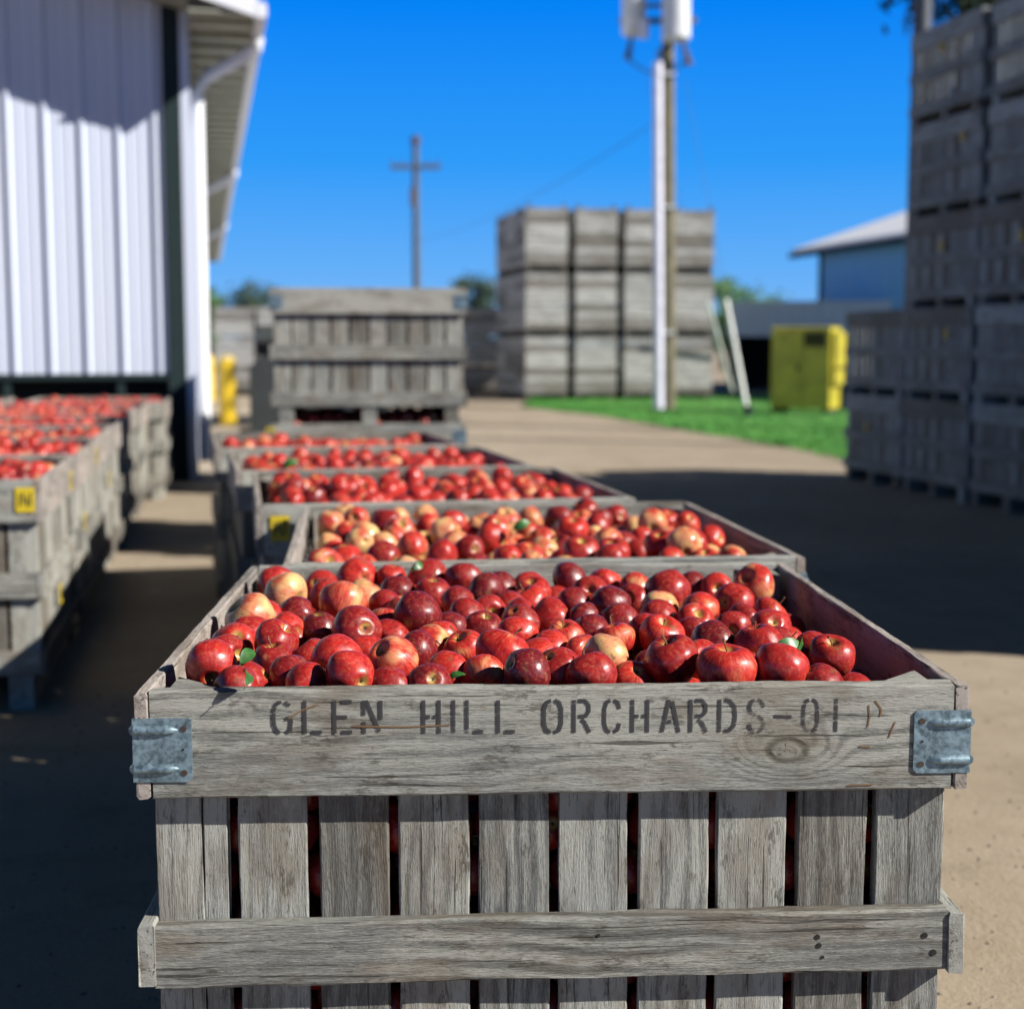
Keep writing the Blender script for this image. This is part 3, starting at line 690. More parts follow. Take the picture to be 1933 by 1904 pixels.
# apples behind the front slats, dark tones painting in the shade of the gaps
for (bi_, lay_) in ((0, 0), (0, 1), (6, 0), (6, 1), (7, 0)):
  MF = Matrix.Translation(Vector(BINS[bi_][1])) @ Matrix.Rotation(BINS[bi_][2], 4, 'Z')
  for i in range(15):
    for k in range(8):
        x = -.56+i*.08+(.04 if (k+lay_) % 2 else 0)
        if abs(x) > .54 or (k == 7 and bi_ == 0): continue
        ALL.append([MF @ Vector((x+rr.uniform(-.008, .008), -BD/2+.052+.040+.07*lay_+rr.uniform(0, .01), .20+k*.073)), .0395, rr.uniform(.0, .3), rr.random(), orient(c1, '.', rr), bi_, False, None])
def heap(bi, root, c, a, tones, top_h=HB, stop=1.0, layer=.135):
    """drop apples one by one into the lowest of some random places until the heap reaches the rim"""
    P_ = np.zeros((0, 3)); R_ = np.zeros(0); Mx = Matrix.Translation(c) @ Matrix.Rotation(a, 4, 'Z'); base = top_h-layer; fails = 0
    while fails < 25 and len(R_) < 640:
        r_ = rr.uniform(.036, .0445); best = None
        C = rng.uniform(-IN+r_, IN-r_, (26, 2))
        if len(R_):
            dd = ((P_[None, :, :2]-C[:, None, :])**2).sum(-1); nd = (R_+r_)[None, :]
            z = np.where(dd < nd**2, P_[None, :, 2]+np.sqrt(np.clip(nd**2-dd, 0, None)), base).max(1)
        else: z = np.full(26, base)
        z = np.maximum(z, base); k = int(z.argmin())
        lim = top_h - .006 + .024*mnoise.noise(Vector((C[k, 0]*5, C[k, 1]*5, bi*7.3)))*2 - max(0, C[k, 0]-.42)*.25
        if z[k] > lim: fails += 1; continue
        P_ = np.vstack([P_, [C[k, 0], C[k, 1], z[k]]]); R_ = np.append(R_, r_)
    for p, r_ in zip(P_, R_):
        wp = Mx @ Vector(p); ALL.append([wp, r_, max(0, min(1, rr.choice(tones)+rr.uniform(-.07, .07))), rr.random(), orient(wp, rr.choice('...uk'), rr), bi, rr.random() < .3, p])
for bi, (o, c, a) in enumerate(BINS):
    if bi == 0: continue
    tones = [.15, .3, .42, .6, .72, .8, .88, .98] if bi == 1 else [.1, .25, .38, .38, .42, .42, .5, .55, .75]
    heap(bi, o, Vector(c), a, tones, HB + (.004 if bi < 3 else 0) - (.02 if bi == 4 else 0) + (.062 if bi == 5 else 0) - (.02 if bi == 6 else 0), layer=.135 if bi < 3 else .10)
# which apples show: a small id picture of discs and rim boards
S = .265; Wp, Hp = 512, 505; idb = np.full((Hp, Wp), -1, dtype=np.int32); prim = []
for i, A in enumerate(ALL):
    x, y, zc = project(A[0]); prim.append((zc, 'd', i, x*S, y*S, A[1]*FP/zc*S))
for bi, (o, c, a) in enumerate(BINS):
    Mx = Matrix.Translation(Vector(c)) @ Matrix.Rotation(a, 4, 'Z')
    for (p, q) in (((-.62, -.62), (.62, -.62)), ((.62, -.62), (.62, .62))):
        pts = [project(Mx @ Vector((p[0], p[1], BH))), project(Mx @ Vector((q[0], q[1], BH)))]
        prim.append(((pts[0][2]+pts[1][2])/2 - .0, 'b', -2, pts[0], pts[1], 0))
yy, xx = np.mgrid[0:Hp, 0:Wp]
for pr in sorted(prim, key=lambda t_: -t_[0]):
    if pr[1] == 'd':
        _, _, i, x, y, r_ = pr
        x0, x1, y0, y1 = max(0, int(x-r_)), min(Wp, int(x+r_)+2), max(0, int(y-r_)), min(Hp, int(y+r_)+2)
        if x0 >= x1 or y0 >= y1: continue
        m_ = (xx[y0:y1, x0:x1]-x)**2+(yy[y0:y1, x0:x1]-y)**2 < r_*r_; idb[y0:y1, x0:x1][m_] = i
    else:
        (xa, ya, za), (xb, yb, zb) = pr[3], pr[4]; xa, ya, xb, yb = xa*S, ya*S, xb*S, yb*S
        if xb <= xa: continue
        for X in range(max(0, int(xa)), min(Wp, int(xb)+1)):
            yv = ya+(yb-ya)*(X-xa)/(xb-xa); zz = za+(zb-za)*(X-xa)/(xb-xa); y0 = max(0, int(yv)); y1 = min(Hp, int(yv+.9*FP/zz*S))
            idb[y0:y1, X] = -2
cnt = np.bincount(idb[idb >= 0], minlength=len(ALL))
order = np.argsort(-cnt); chosen = [int(i) for i in order[:298] if cnt[i] > 3]
tname = lambda t: 'dark crimson' if t < .16 else 'deep red' if t < .3 else 'bright red' if t < .46 else 'pinkish red' if t < .6 else 'pink-blushed' if t < .8 else 'golden pink'
bname = {0: 'of the nearest bin', 1: 'of the second bin', 2: 'of the third bin', 3: 'of the fourth bin', 4: 'of the fifth bin', 5: 'of the bin below the slatted one', 6: 'of the top bin'}
for q_ in range(7, 20): bname[q_] = 'of the ' + (['nearest'] + ORD[1:])[(q_-7) % 7] + ' left-row bin'
chs = set(chosen); byrow = {}
for i in chosen:
    A = ALL[i]; l = A[7] if A[7] is not None else (0, 0, 0)
    row = int((l[1]+.62)/.0955) if A[7] is not None else -1
    byrow.setdefault((A[5], row), []).append(i)
rows_of = {}
for (b, r_) in sorted(byrow): rows_of.setdefault(b, []).append(r_)
SCR = {}
for (b, r_), L_ in byrow.items():
    rk = rows_of[b].index(r_)
    for n_, i in enumerate(sorted(L_, key=lambda q: ALL[q][0].x)):
        A = ALL[i]; o = link('apple', av[int(A[3]*9.99)]); s_ = A[1]*(1.10 if i < len(pos) else 1.04)
        o.location = A[0]; o.rotation_mode = 'QUATERNION'; o.rotation_quaternion = A[4]; o.scale = (s_, s_, s_)
        o['tone'] = float(A[2]); o['seed'] = float(A[3])
        where = bname.get(b, 'of the left row of bins')
        tag(o, f'{tname(A[2])} apple, {ORD[min(n_, 24)]} from left in the {ORD[min(rk, 24)]} row {where}', 'apple', 'apples heaped in the wooden bins')
        if A[6]: link('stem', stm[int(A[3]*2.99)], o)
vs0, fs0 = apple_profile(9, 14, 3); vs0 = np.array(vs0); fs0 = np.array(fs0)
rest = [A for i, A in enumerate(ALL) if i not in chs]
V = []; Fc = []; AC = []; TO = []; SE = []
for k, A in enumerate(rest):
    Rm = np.array(A[4].to_matrix()); V.append(vs0@Rm.T*A[1]*1.02+np.array(A[0])); Fc.append(fs0+k*len(vs0)); AC.append(vs0); TO.append(np.full(len(vs0), A[2])); SE.append(np.full(len(vs0), A[3]))
V = np.vstack(V); Fc = np.vstack(Fc)
me = bpy.data.meshes.new('heaped_apples'); me.vertices.add(len(V)); me.vertices.foreach_set('co', V.astype(np.float32).ravel())
me.loops.add(Fc.size); me.loops.foreach_set('vertex_index', Fc.astype(np.int32).ravel()); me.polygons.add(len(Fc))
me.polygons.foreach_set('loop_start', np.arange(0, Fc.size, 4, dtype=np.int32)); me.polygons.foreach_set('use_smooth', [True]*len(Fc))
me.update(calc_edges=True)
a = me.attributes.new('ac', 'FLOAT_VECTOR', 'POINT'); a.data.foreach_set('vector', np.vstack(AC).astype(np.float32).ravel())
for nm, arr in (('tone', TO), ('seed', SE)):
    a = me.attributes.new(nm, 'FLOAT', 'POINT'); a.data.foreach_set('value', np.concatenate(arr).astype(np.float32))
me.materials.append(APP_G)
tag(link('heaped_apples', me), 'red apples heaped in the farther bins and deep inside the near ones', 'apples', None, 'stuff')
print('apples', len(ALL), 'single', len(chosen))
# leaves among the apples
def leaf(px, py, ln, rz, tilt, lab, h=BH+.02, curl=.75):
    p = U(px, py, h); mb = MB(); n = 9
    for i in range(n+1):
        q = i/n; wd = .30*ln*math.sin(math.pi*min(1, q*.92+.06))**.8*(1-.15*q); zc = curl*ln*(.25-(q-.5)**2)
        for s_, dz in ((-1, .16*wd), (0, 0), (1, .16*wd)):
            mb.v.append((ln*(q-.5), s_*wd, zc+dz+.0016)); mb.g.append((0, 0, 0)); mb.t.append(.5)
    for i in range(n):
        for s_ in (0, 1): a_ = i*3+s_; mb.f.append((a_, a_+3, a_+4, a_+1))
    n0 = len(mb.v)
    mb.v += [(v[0], v[1], v[2]-.0009) for v in mb.v]; mb.g += mb.g; mb.t += mb.t; mb.f += [tuple(reversed([i+n0 for i in f])) for f in mb.f]
    mb.tube([(-ln*.5, 0, .001), (-ln*.72, 0, -.006)], .0008, 5)
    o = mb.build('leaf', LEAF, None, True); o.location = p; o.rotation_euler = (tilt, R(-20), rz)
    tag(o, lab, 'leaf', 'green leaves among the apples')
leaf(466, 1240, .038, 1.2, R(35), 'green leaf sticking up at the left front corner of the nearest bin')
leaf(461, 1279, .036, 1.9, R(50), 'lower green leaf by the front left apple of the nearest bin')
leaf(1482, 1222, .050, .3, R(65), 'broad green leaf near the right front corner of the nearest bin')
leaf(1505, 1214, .040, 1.4, R(75), 'narrow upright green leaf near the right board of the nearest bin')
leaf(862, 1280, .030, .1, R(20), 'small green leaf tip lying against the front rim board', BH-.008)
leaf(788, 1068, .032, 1.1, R(60), 'small green leaf at the back of the nearest bin', BH+.02)
leaf(985, 992, .05, .3, R(60), 'green leaf among the apples of the second bin')
leaf(548, 876, .07, .2, R(60), 'green leaf among the apples of the fourth bin')
# ------------------------------------------------------------------ setting
def ground_mat():
    m = M('sandy_yard_ground'); c = m.n('TexCoord', None, 3)
    a = m.noise(c, .55, 5, .6); b = m.noise(c, 4.5, 6, .7); d = m.noise(c, 60, 4, .7); e = m.n('TexVoronoi', {'Vector': c, 'Scale': 70.0}, 0)
    cc = m.mix(m.ss(a, .35, .65), (.265, .207, .140), (.325, .262, .188)); cc = m.mix(m.ss(b, .45, .75, 0, .5), cc, (.19, .145, .08))
    cc = m.mix(m.ss(m.noise(m.scalev(c, (1.5, 2.3, 1)), 1.0, 6, .72), .54, .68, 0, .42), cc, (.10, .088, .045))
    cc = m.mix(m.ss(d, .35, .75, 0, .35), cc, (.36, .31, .255)); cc = m.mix(m.ss(e, .20, .05, 0, .35), cc, (.11, .095, .075))
    tr = m.n('VectorRotate', {0: c, 'Angle': R(-9)}, rotation_type='Z_AXIS'); tx = m.n('SeparateXYZ', {0: tr}, 0)
    tw = m.math('SINE', m.math('MULTIPLY_ADD', m.noise(m.scalev(c, (.5, .15, 1)), 1.0, 3), 5.0, m.math('MULTIPLY', tx, 7.5)))
    cc = m.mix(m.math('MULTIPLY', m.ss(tw, .55, .95), m.ss(m.noise(m.scalev(c, (2, .7, 1)), 1.0, 4), .45, .6, 0, .22)), cc, (.18, .145, .10))
    h = m.math('MULTIPLY_ADD', d, .5, m.math('MULTIPLY', b, .8))
    return m.P(Base_Color=cc, Roughness=.95, Normal=m.bump(h, .7, .012))
mb = MB(); mb.quad([(-900, -300, 0), (900, -300, 0), (900, 1500, 0), (-900, 1500, 0)]); tag(mb.build('ground', ground_mat()), 'sandy yard ground', None, None, 'structure')
def grass_mat(nm, c1_, c2_):
    m = M(nm); c = m.n('TexCoord', None, 3); return m.P(Base_Color=m.mix(m.ss(m.noise(c, 1.2, 5, .7), .35, .65), c1_, c2_), Roughness=.8)
gpoly = [U(985, 768), U(1140, 785), U(1300, 813), U(1450, 836), U(1600, 864), U(1720, 874)]
mb = MB(); far = [Vector((p.x+p.y*.02+6.0, 46, 0)) for p in gpoly]; far[0] = F0+fr*.1+fd*.3; far = [F0+fr*(.2+i*2.2)+fd*(3 if i else .2) for i in range(6)]
G = []
for i in range(len(gpoly)-1):
    for s_ in range(10):
        q = s_/10; p = gpoly[i].lerp(gpoly[i+1], q); p = p+Vector((0, mnoise.noise(Vector((p.x*1.3, p.y, 3)))*.5, 0)); fq = far[i].lerp(far[i+1], q); G.append((p, fq))
for i in range(len(G)-1):
    (p, f0), (q, f1) = G[i], G[i+1]; mb.quad([(v.x, v.y, .012) for v in (p, q, f1, f0)])
tag(mb.build('lawn', grass_mat('lawn_soil', (.05, .18, .03), (.10, .22, .05))), 'green lawn', None, None, 'structure')
bl = MB()
for _ in range(26000):
    i = rr.randrange(len(G)-1); q = rr.random(); t_ = rr.random()**1.7 - .035*rr.random()**3; p = G[i][0].lerp(G[i+1][0], q).lerp(G[i][1].lerp(G[i+1][1], q), t_)
    h_ = rr.uniform(.03, .075); an = rr.uniform(0, 3.14); wx, wy = math.cos(an)*.012, math.sin(an)*.012; lx, ly = rr.uniform(-.03, .03), rr.uniform(-.03, .03)
    bl.quad([(p.x-wx, p.y-wy, .01), (p.x+wx, p.y+wy, .01), (p.x+lx, p.y+ly, .01+h_)])
tag(bl.build('grass', grass_mat('grass_blades', (.055, .24, .035), (.12, .33, .06))), 'short bright green grass before the far block of bins', 'grass', None, 'stuff')
STONE = simple('small_stones', (.17, .14, .11), .9, 0, .6, 9)
pg = MB()
for _ in range(5200):
    y = 2.6+rr.random()**1.6*20; x = rr.uniform(-.36, .40)*y+rr.uniform(-.6, .6); r_ = rr.uniform(.0025, .0075)*(1+.05*y); a0 = rr.uniform(0, 6.28); k_ = [rr.uniform(.6, 1.2) for _q in range(5)]
    b_ = [(x+math.cos(a0+j*1.2566)*r_*k_[j], y+math.sin(a0+j*1.2566)*r_*k_[j], 0) for j in range(5)]; t_ = (x+r_*.1, y, r_*.75)
    for j in range(5): pg.quad([b_[j], b_[(j+1) % 5], t_])
tag(pg.build('gravel', STONE), 'loose small stones scattered on the sandy yard', 'gravel', None, 'stuff')
# ------------------------------------------------------------------ white barn on the left
def metal_white(nm, c=(.515, .560, .665)):
    m = M(nm); co_ = m.n('TexCoord', None, 3); n1 = m.noise(m.scalev(co_, (3, 3, .5)), 1.0, 5, .6)
    cc = m.mix(m.ss(n1, .45, .8, 0, .22), c, (.55, .53, .50)); return m.P(Base_Color=cc, Roughness=.55)
WHITE = metal_white('white_siding_paint'); GREEN = simple('dark_green_trim', (.004, .017, .019), .9); SOFF = simple('beige_soffit', (.30, .31, .25), .6)
DARK = simple('dark_interior', (.015, .017, .018), .9); CONC = simple('grey_concrete', (.30, .29, .27), .9, 0, .2, 3, .004); ROOFW = metal_white('white_roof_paint', (.70, .71, .75))
BA = 11.8; bx = Vector((math.cos(R(BA)), math.sin(R(BA)), 0)); by = Vector((-math.sin(R(BA)), math.cos(R(BA)), 0))
cor = P(367, 800, 14.95); cor.z = 0
barn = empty('barn', cor, R(BA)); tag(barn, 'white ribbed metal barn with dark green corner trim and wide eaves, at left', 'barn')
def ribs(mb, x0, x1, y, z0, z1, pitch, sgn=-1, along='x', major=.032):
    """trapezoid-ribbed sheet, ribs upright"""
    prof = []; x = x0
    while x < x1-.001:
        e = min(x+pitch, x1)
        for (f_, d_) in ((0, 0), (.04, 1), (.12, 1), (.17, 0), (.36, 0), (.38, .16), (.44, .16), (.46, 0), (.66, 0), (.68, .16), (.74, .16), (.76, 0)):
            if x+f_*pitch < x1: prof.append((x+f_*pitch, d_*major))
        x = e
    prof.append((x1, 0))
    for i in range(len(prof)-1):
        (a_, da), (b_, db) = prof[i], prof[i+1]
        if along == 'x': mb.quad([(a_, y+sgn*da, z0), (b_, y+sgn*db, z0), (b_, y+sgn*db, z1(b_)), (a_, y+sgn*da, z1(a_))])
        else: mb.quad([(y+da, a_, z0), (y+db, b_, z0), (y+db, b_, z1(b_)), (y+da, a_, z1(a_))])
EH = 4.68; SL = .30; WB = 14.0; LB = 41.0; OH = .66; RK = .80
roofz = lambda x: EH - x*SL if x > -WB/2 else EH+(x+WB)*SL
mb = MB(); ribs(mb, -WB, -.235, 0, 1.09, lambda x: roofz(x)-.01, .350); mb.build('front_wall', WHITE, barn)
mb = MB(); mb.board((-.235, -.045, .0), (-.062, .03, EH+.02), 2); mb.build('corner_trim', GREEN, barn)
mb = MB(); mb.board((-WB, -.03, 1.03), (-.237, .05, 1.088), 0); mb.build('base_trim', GREEN, barn)
mb = MB(); ribs(mb, 0.0, LB, .001, .02, lambda x: EH, .365, 1, 'y', .02); mb.build('side_wall', WHITE, barn)
mb = MB(); mb.board((-.061, -.042, .0), (.03, .10, EH), 2); mb.build('corner_cap', WHITE, barn)
mb = MB(); mb.board((-WB, .75, .0), (-.26, .85, 1.2), 0)
mb.build('recessed_wall', DARK, barn)
for i in range(8): mb = MB(); mb.board((-.75-i*1.1, .0, .0), (-.68-i*1.1, .09, 1.03), 2); mb.build('base_post', GREEN, barn)
# roof slab with rake and eave overhang, fascia boards
def slab(mb, x0, x1, th=.05):
    a_ = lambda x, e: (x, roofz(x)+e)
    for (y0, y1) in ((-RK, LB+.5),):
        lo0, lo1 = (x0, y0, EH-x0*SL), (x1, y0, EH-x1*SL); lo2, lo3 = (x1, y1, EH-x1*SL), (x0, y1, EH-x0*SL)
        b_ = [lo0, lo1, lo2, lo3]; t_ = [(p[0], p[1], p[2]+th) for p in b_]
        mb.quad(t_); mb.quad(b_[::-1])
        for i in range(4): j = (i+1) % 4; mb.quad([b_[i], b_[j], t_[j], t_[i]])
mb = MB(); slab(mb, -WB/2, OH, .06)
for v in range(len(mb.v)): mb.v[v] = (mb.v[v][0], mb.v[v][1], mb.v[v][2]+.13)
n0 = len(mb.v)
mb2 = MB(); mb2.v = [(-WB-x, y, z) for x, y, z in mb.v]; mb2.g = list(mb2.v); mb2.t = list(mb.t); mb2.f = [tuple(reversed(f)) for f in mb.f]
rf = mb.build('roof', ROOFW, barn); mb2.build('roof', ROOFW, barn)
mb = MB()     # rake fascia along the gable, right half
q0, q1 = (-WB/2, EH+WB/2*SL), (OH+.03, EH-(OH+.03)*SL)
for (yy0, yy1, e0, e1) in ((-RK-.03, -RK-.002, -.01, .17),):
    ps = [(q0[0], yy0, q0[1]+e0), (q1[0], yy0, q1[1]+e0), (q1[0], yy0, q1[1]+e1), (q0[0], yy0, q0[1]+e1)]; bk = [(p[0], yy1, p[2]) for p in ps]
    mb.quad(ps); mb.quad(bk[::-1])
    for i in range(4): j = (i+1) % 4; mb.quad([ps[i], bk[i], bk[j], ps[j]])
mb.build('rake_board', ROOFW, barn)
mb = MB()     # soffit with grooves across, flat under the eave
z_s = EH-OH*SL-.03; y = -RK
while y < LB+.45:
    mb.board((.035, y+.004, z_s+(.05 if int(round(y/.305)) % 2 else 0)), (OH-.002, y+.30, z_s+.07), 0); y += .305
mb.build('soffit', SOFF, barn)
mb = MB(); ps = [(-WB/2, EH+WB/2*SL-.03), (.03, EH-.03*SL-.03)]
mb.quad([(ps[0][0], -RK, ps[0][1]), (ps[0][0], -.04, ps[0][1]), (ps[1][0], -.04, ps[1][1]), (ps[1][0], -RK, ps[1][1])]); mb.build('rake_soffit', SOFF, barn)
gz = z_s+.02
mb = MB(); mb.board((OH, -RK-.03, gz-.01), (OH+.11, LB+.45, gz+.13), 1, 1, .02); gut = mb.build('gutter', ROOFW, barn)
for yy_ in (.48, 12.0, 24.0):
    mb = MB(); mb.tube([(OH+.055, yy_-.35, gz), (OH+.04, yy_-.33, gz-.10), (OH-.12, yy_-.25, gz-.20), (.22, yy_-.02, gz-.34), (.105, yy_+.08, gz-.50), (.10, yy_+.1, gz-.75), (.10, yy_+.1, .15)], [.07]*7, 10)
    mb.build('downspout', ROOFW, barn, True)
def at0(px, Y): v = P(px, 640, Y); v.z = 0; return v
# ------------------------------------------------------------------ far barn at right
c0 = P(1546, 620, 48); c0.z = 0
fb = empty('barn', c0, R(BA)); tag(fb, 'far blue-shaded barn with a white roof above the yellow cabinet', 'barn')
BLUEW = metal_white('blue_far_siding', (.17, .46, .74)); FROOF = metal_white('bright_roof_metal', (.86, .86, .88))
eh = 4.55; fl_ = 26; fw = 12
mb = MB()
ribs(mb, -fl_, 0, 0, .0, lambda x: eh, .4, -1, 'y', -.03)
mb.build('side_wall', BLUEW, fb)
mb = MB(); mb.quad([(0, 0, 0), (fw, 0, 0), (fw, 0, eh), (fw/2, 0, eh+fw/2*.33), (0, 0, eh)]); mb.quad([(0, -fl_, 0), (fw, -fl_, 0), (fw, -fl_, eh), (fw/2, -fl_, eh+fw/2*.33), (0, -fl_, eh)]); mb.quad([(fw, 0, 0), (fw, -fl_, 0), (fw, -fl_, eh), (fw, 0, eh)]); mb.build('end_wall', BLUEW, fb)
mb = MB()
for s_ in (0, 1):
    b_ = [(-.7, .7), (fw/2, .7), (fw/2, -fl_-.7), (-.7, -fl_-.7)]; q = [((x if not s_ else fw-x), y, eh+x*.33) for x, y in b_]
    t_ = [(p[0], p[1], p[2]+.14) for p in q]; mb.quad(t_); mb.quad(q[::-1])
    for i in range(4): j = (i+1) % 4; mb.quad([q[i], q[j], t_[j], t_[i]])
mb.build('roof', FROOF, fb)
mb = MB(); mb.board((-.82, -fl_-.7, eh-.38), (-.70, .7, eh-.22), 1); mb.build('gutter', GREEN, fb)
mb = MB(); mb.tube([(-.05, -.1, eh-.1), (-.05, -.1, 0)], .06, 8); mb.build('downspout', GREEN, fb)
sh = empty('shed', at0(1374, 45), R(-24)); tag(sh, 'long low shed with a pale upper panel and dark open bays, left of the cabinet', 'shed')
PALE = metal_white('pale_shed_panel', (.72, .82, .86))
mb = MB(); ribs(mb, 0, 7.2, -.02, 1.62, lambda x: 2.58, .35, -1, 'x', .025); mb.build('upper_panel', PALE, sh)
mb = MB(); mb.board((-.1, -.15, 2.585), (7.3, 3.2, 2.66), 0); mb.build('roof', PALE, sh)
mb = MB(); mb.board((.0, 2.9, .0), (7.2, 3.0, 2.58), 0); mb.build('back_wall', DARK, sh)
for x in (0, 7.1):
    mb = MB(); mb.board((x, .02, .0), (x+.1, 2.89, 2.58), 1); mb.build('end_wall', DARK, sh)
for x in (2.3, 4.7):
    mb = MB(); mb.board((x, .0, .0), (x+.14, .14, 1.62), 2); mb.build('post', DARK, sh)
# ------------------------------------------------------------------ bollards
BOL = simple('yellow_bollard_paint', (.66, .43, .01), .45, 0, .05, 1); CAPC = simple('pale_concrete_cap', (.78, .62, .28), .7)
for (px, py, r_, h_, lb) in ((431, 803, .145, 1.21, 'tall yellow steel bollard right of the white barn'), (395, 757, .13, 1.12, 'farther yellow bollard half hidden by the barn corner')):
    p = U(px, py); o = empty('bollard', p); tag(o, lb, 'bollard', 'yellow bollards by the barn')
    mb = MB(); mb.tube([(0, 0, 0), (0, 0, h_-.08)], r_, 24); mb.build('post', BOL, o, True)
    mb = MB(); mb.tube([(0, 0, h_-.079), (0, 0, h_-.04), (0, 0, h_-.012), (0, 0, h_)], [r_, r_*.88, r_*.55, .02], 24); mb.build('cap', CAPC if r_ > .14 else BOL, o, True)
# ------------------------------------------------------------------ yellow cabinet
YEL = simple('faded_yellow_paint', (.42, .36, .03), .5, 0, .2, 2.5); YELD = simple('dark_vent', (.05, .045, .01), .8)
p = U(1512, 783); cab = empty('cabinet', p, R(-25)); tag(cab, 'yellow metal cabinet with a dark vent, standing on the grass', 'cabinet')
mb = MB(); mb.board((-.62, 0, .12), (.55, .95, 1.72), 0, 1, .02); body = mb.build('body', YEL, cab)
mb = MB(); mb.board((.03, -.012, 1.33), (.47, .0-.002, 1.62), 0)
for i in range(5): mb.board((.04, -.03, 1.36+i*.05), (.46, -.013, 1.385+i*.05), 0)
mb.build('vent', YELD, cab)
mb = MB(); mb.board((-.58, -.018, .2), (-.02, -.002, 1.64), 0, 1, .004); dr = mb.build('door', YEL, cab)
mb = MB(); mb.board((-.10, -.05, .85), (-.06, -.018, 1.0), 2); mb.build('handle', YELD, dr)
mb = MB(); mb.board((.55, .10, .95), (.68, .85, 1.62), 2, 1, .04); mb.board((.55, .10, .60), (.67, .85, .88), 2, 1, .04); mb.build('side_hood', YEL, cab)
mb = MB(); mb.board((-.6, .04, 0), (-.46, .9, .118), 1); mb.board((.4, .04, 0), (.53, .9, .118), 1); mb.build('skid', DARK, cab)
# ------------------------------------------------------------------ utility pole with transformers
POLE = simple('creosoted_pole_wood', (.13, .115, .07), .85, 0, .25, 4); COND = simple('pale_conduit', (.62, .62, .72), .5); CAN = simple('grey_transformer_paint', (.55, .56, .58), .4); WIRE = simple('dark_wire', (.05, .06, .08), .6); POLE2 = simple('grey_pole_wood', (.085, .095, .11), .9); PORC = simple('brown_porcelain', (.10, .06, .04), .3)
pb = P(1262, 766, 31.2); pb.z = 0
up = empty('utility_pole', pb); up.rotation_euler = (0, R(-.75), 0); tag(up, 'wooden utility pole with pale conduit and grey transformer cans, centre right', 'utility pole')
mb = MB(); mb.tube([(0, 0, 0), (0, 0, 11.5)], [.155, .12], 16); mb.build('pole_shaft', POLE, up, True)
mb = MB(); mb.tube([(-.235, -.20, 0), (-.235, -.20, 7.15), (-.18, -.08, 7.4)], [.115, .10, .08], 14); mb.build('conduit', COND, up, True)
for z_ in (1.6, 4.2, 6.9):
    mb = MB(); mb.board((-.32, -.26, z_), (.13, .0, z_+.06), 0); mb.build('strap', CAN, up)
def can(x, y, z0, r_, h_):
    mb = MB(); mb.tube([(x, y, z0), (x, y, z0+.04), (x, y, z0+h_-.05), (x, y, z0+h_)], [r_*.86, r_, r_, r_*.8], 24); o = mb.build('transformer', CAN, up, True)
    mb = MB(); mb.tube([(x-.1, y, z0+h_), (x-.1, y, z0+h_+.3)], [.05, .03], 10); mb.build('bushing', PORC, o, True); return o
can(.12, -.42, 7.55, .29, 1.25); can(-.72, -.15, 7.72, .25, 1.2)
o = MB(); o.tube([(-.53, -.36, 7.63), (-.53, -.36, 8.0)], .10, 14); o.build('bushing', COND, up, True)
mb = MB(); mb.board((-1.0, .03, 8.0), (.6, .12, 8.12), 0); mb.board((-.75, -.1, 8.3), (.12, .0, 8.38), 0); mb.build('bracket_arm', POLE, up)
for (a_, b_) in (((-.85, -.1, 7.25), (-.75, -.1, 7.75)), ((.42, -.2, 7.1), (.25, -.3, 7.6))):
    mb = MB(); mb.tube([a_, b_], [.08, .03], 8); mb.build('drip_loop', PORC, up, True)
mb = MB(); pts = []
for i in range(15): q = i/14; pts.append((-.85+q*1.27, -.15-.08*math.sin(q*3.1), 7.25-.32*math.sin(q*3.14)))
mb.tube(pts, .022, 6); mb.build('loop_cable', WIRE, up)
# guy wires with guards
GUARD = simple('pale_plastic_guard', (.68, .70, .66), .5)
top_w = Vector((pb.x-.12, pb.y, 8.8))
for (px, py, gx, gy, lb) in ((1412, 787, 1371, 566, 'right guy wire with a long bluish white guard'), (1386, 752, 1337, 572, 'left guy wire with a pale cream guard')):
    b_ = U(px, py); o = empty('guy_wire', b_); tag(o, lb + ' beside the utility pole', 'guy wire', 'guy wires of the utility pole')
    d = P(gx, gy, b_.y+.27*(31.2-b_.y))-b_; d = d/.30; mb = MB(); mb.tube([(0, 0, 0), tuple(d*.9)], .005, 6); mb.build('wire', WIRE, o)
    t_ = 1.0 if False else .33
    mb = MB(); mb.tube([tuple(d*.02), tuple(d*.30)], .045, 12); mb.build('guard', GUARD, o, True)
    mb = MB(); mb.tube([(0, 0, -.05), (0, 0, .22)], .09, 10); mb.build('anchor', GREEN, o, True)
# far pole
pf = P(787, 640, 72); pf.z = 0; fp = empty('utility_pole', pf); tag(fp, 'distant utility pole with a single crossarm against the sky', 'utility pole')
mb = MB(); mb.tube([(0, 0, 0), (-.0, 0, 11.2)], [.21, .15], 12); mb.build('pole_shaft', POLE2, fp, True)
mb = MB(); mb.board((-1.2, -.16, 9.78), (1.2, -.04, 9.98), 0); arm = mb.build('crossarm', POLE2, fp)
for x in (-1.1, -.6, .6, 1.1):
    mb = MB(); mb.tube([(x, -.1, 9.98), (x, -.1, 10.15)], [.06, .05], 8); mb.build('insulator', PORC, arm, True)
mb = MB(); mb.tube([(0, 0, 11.0), (.0, 0, 11.35)], [.25, .2], 10); mb.build('top_cap', PORC, fp)
mb = MB(); mb.board((-.25, -.3, 8.0), (.0, -.1, 8.9), 2); mb.build('switch_box', PORC, fp)
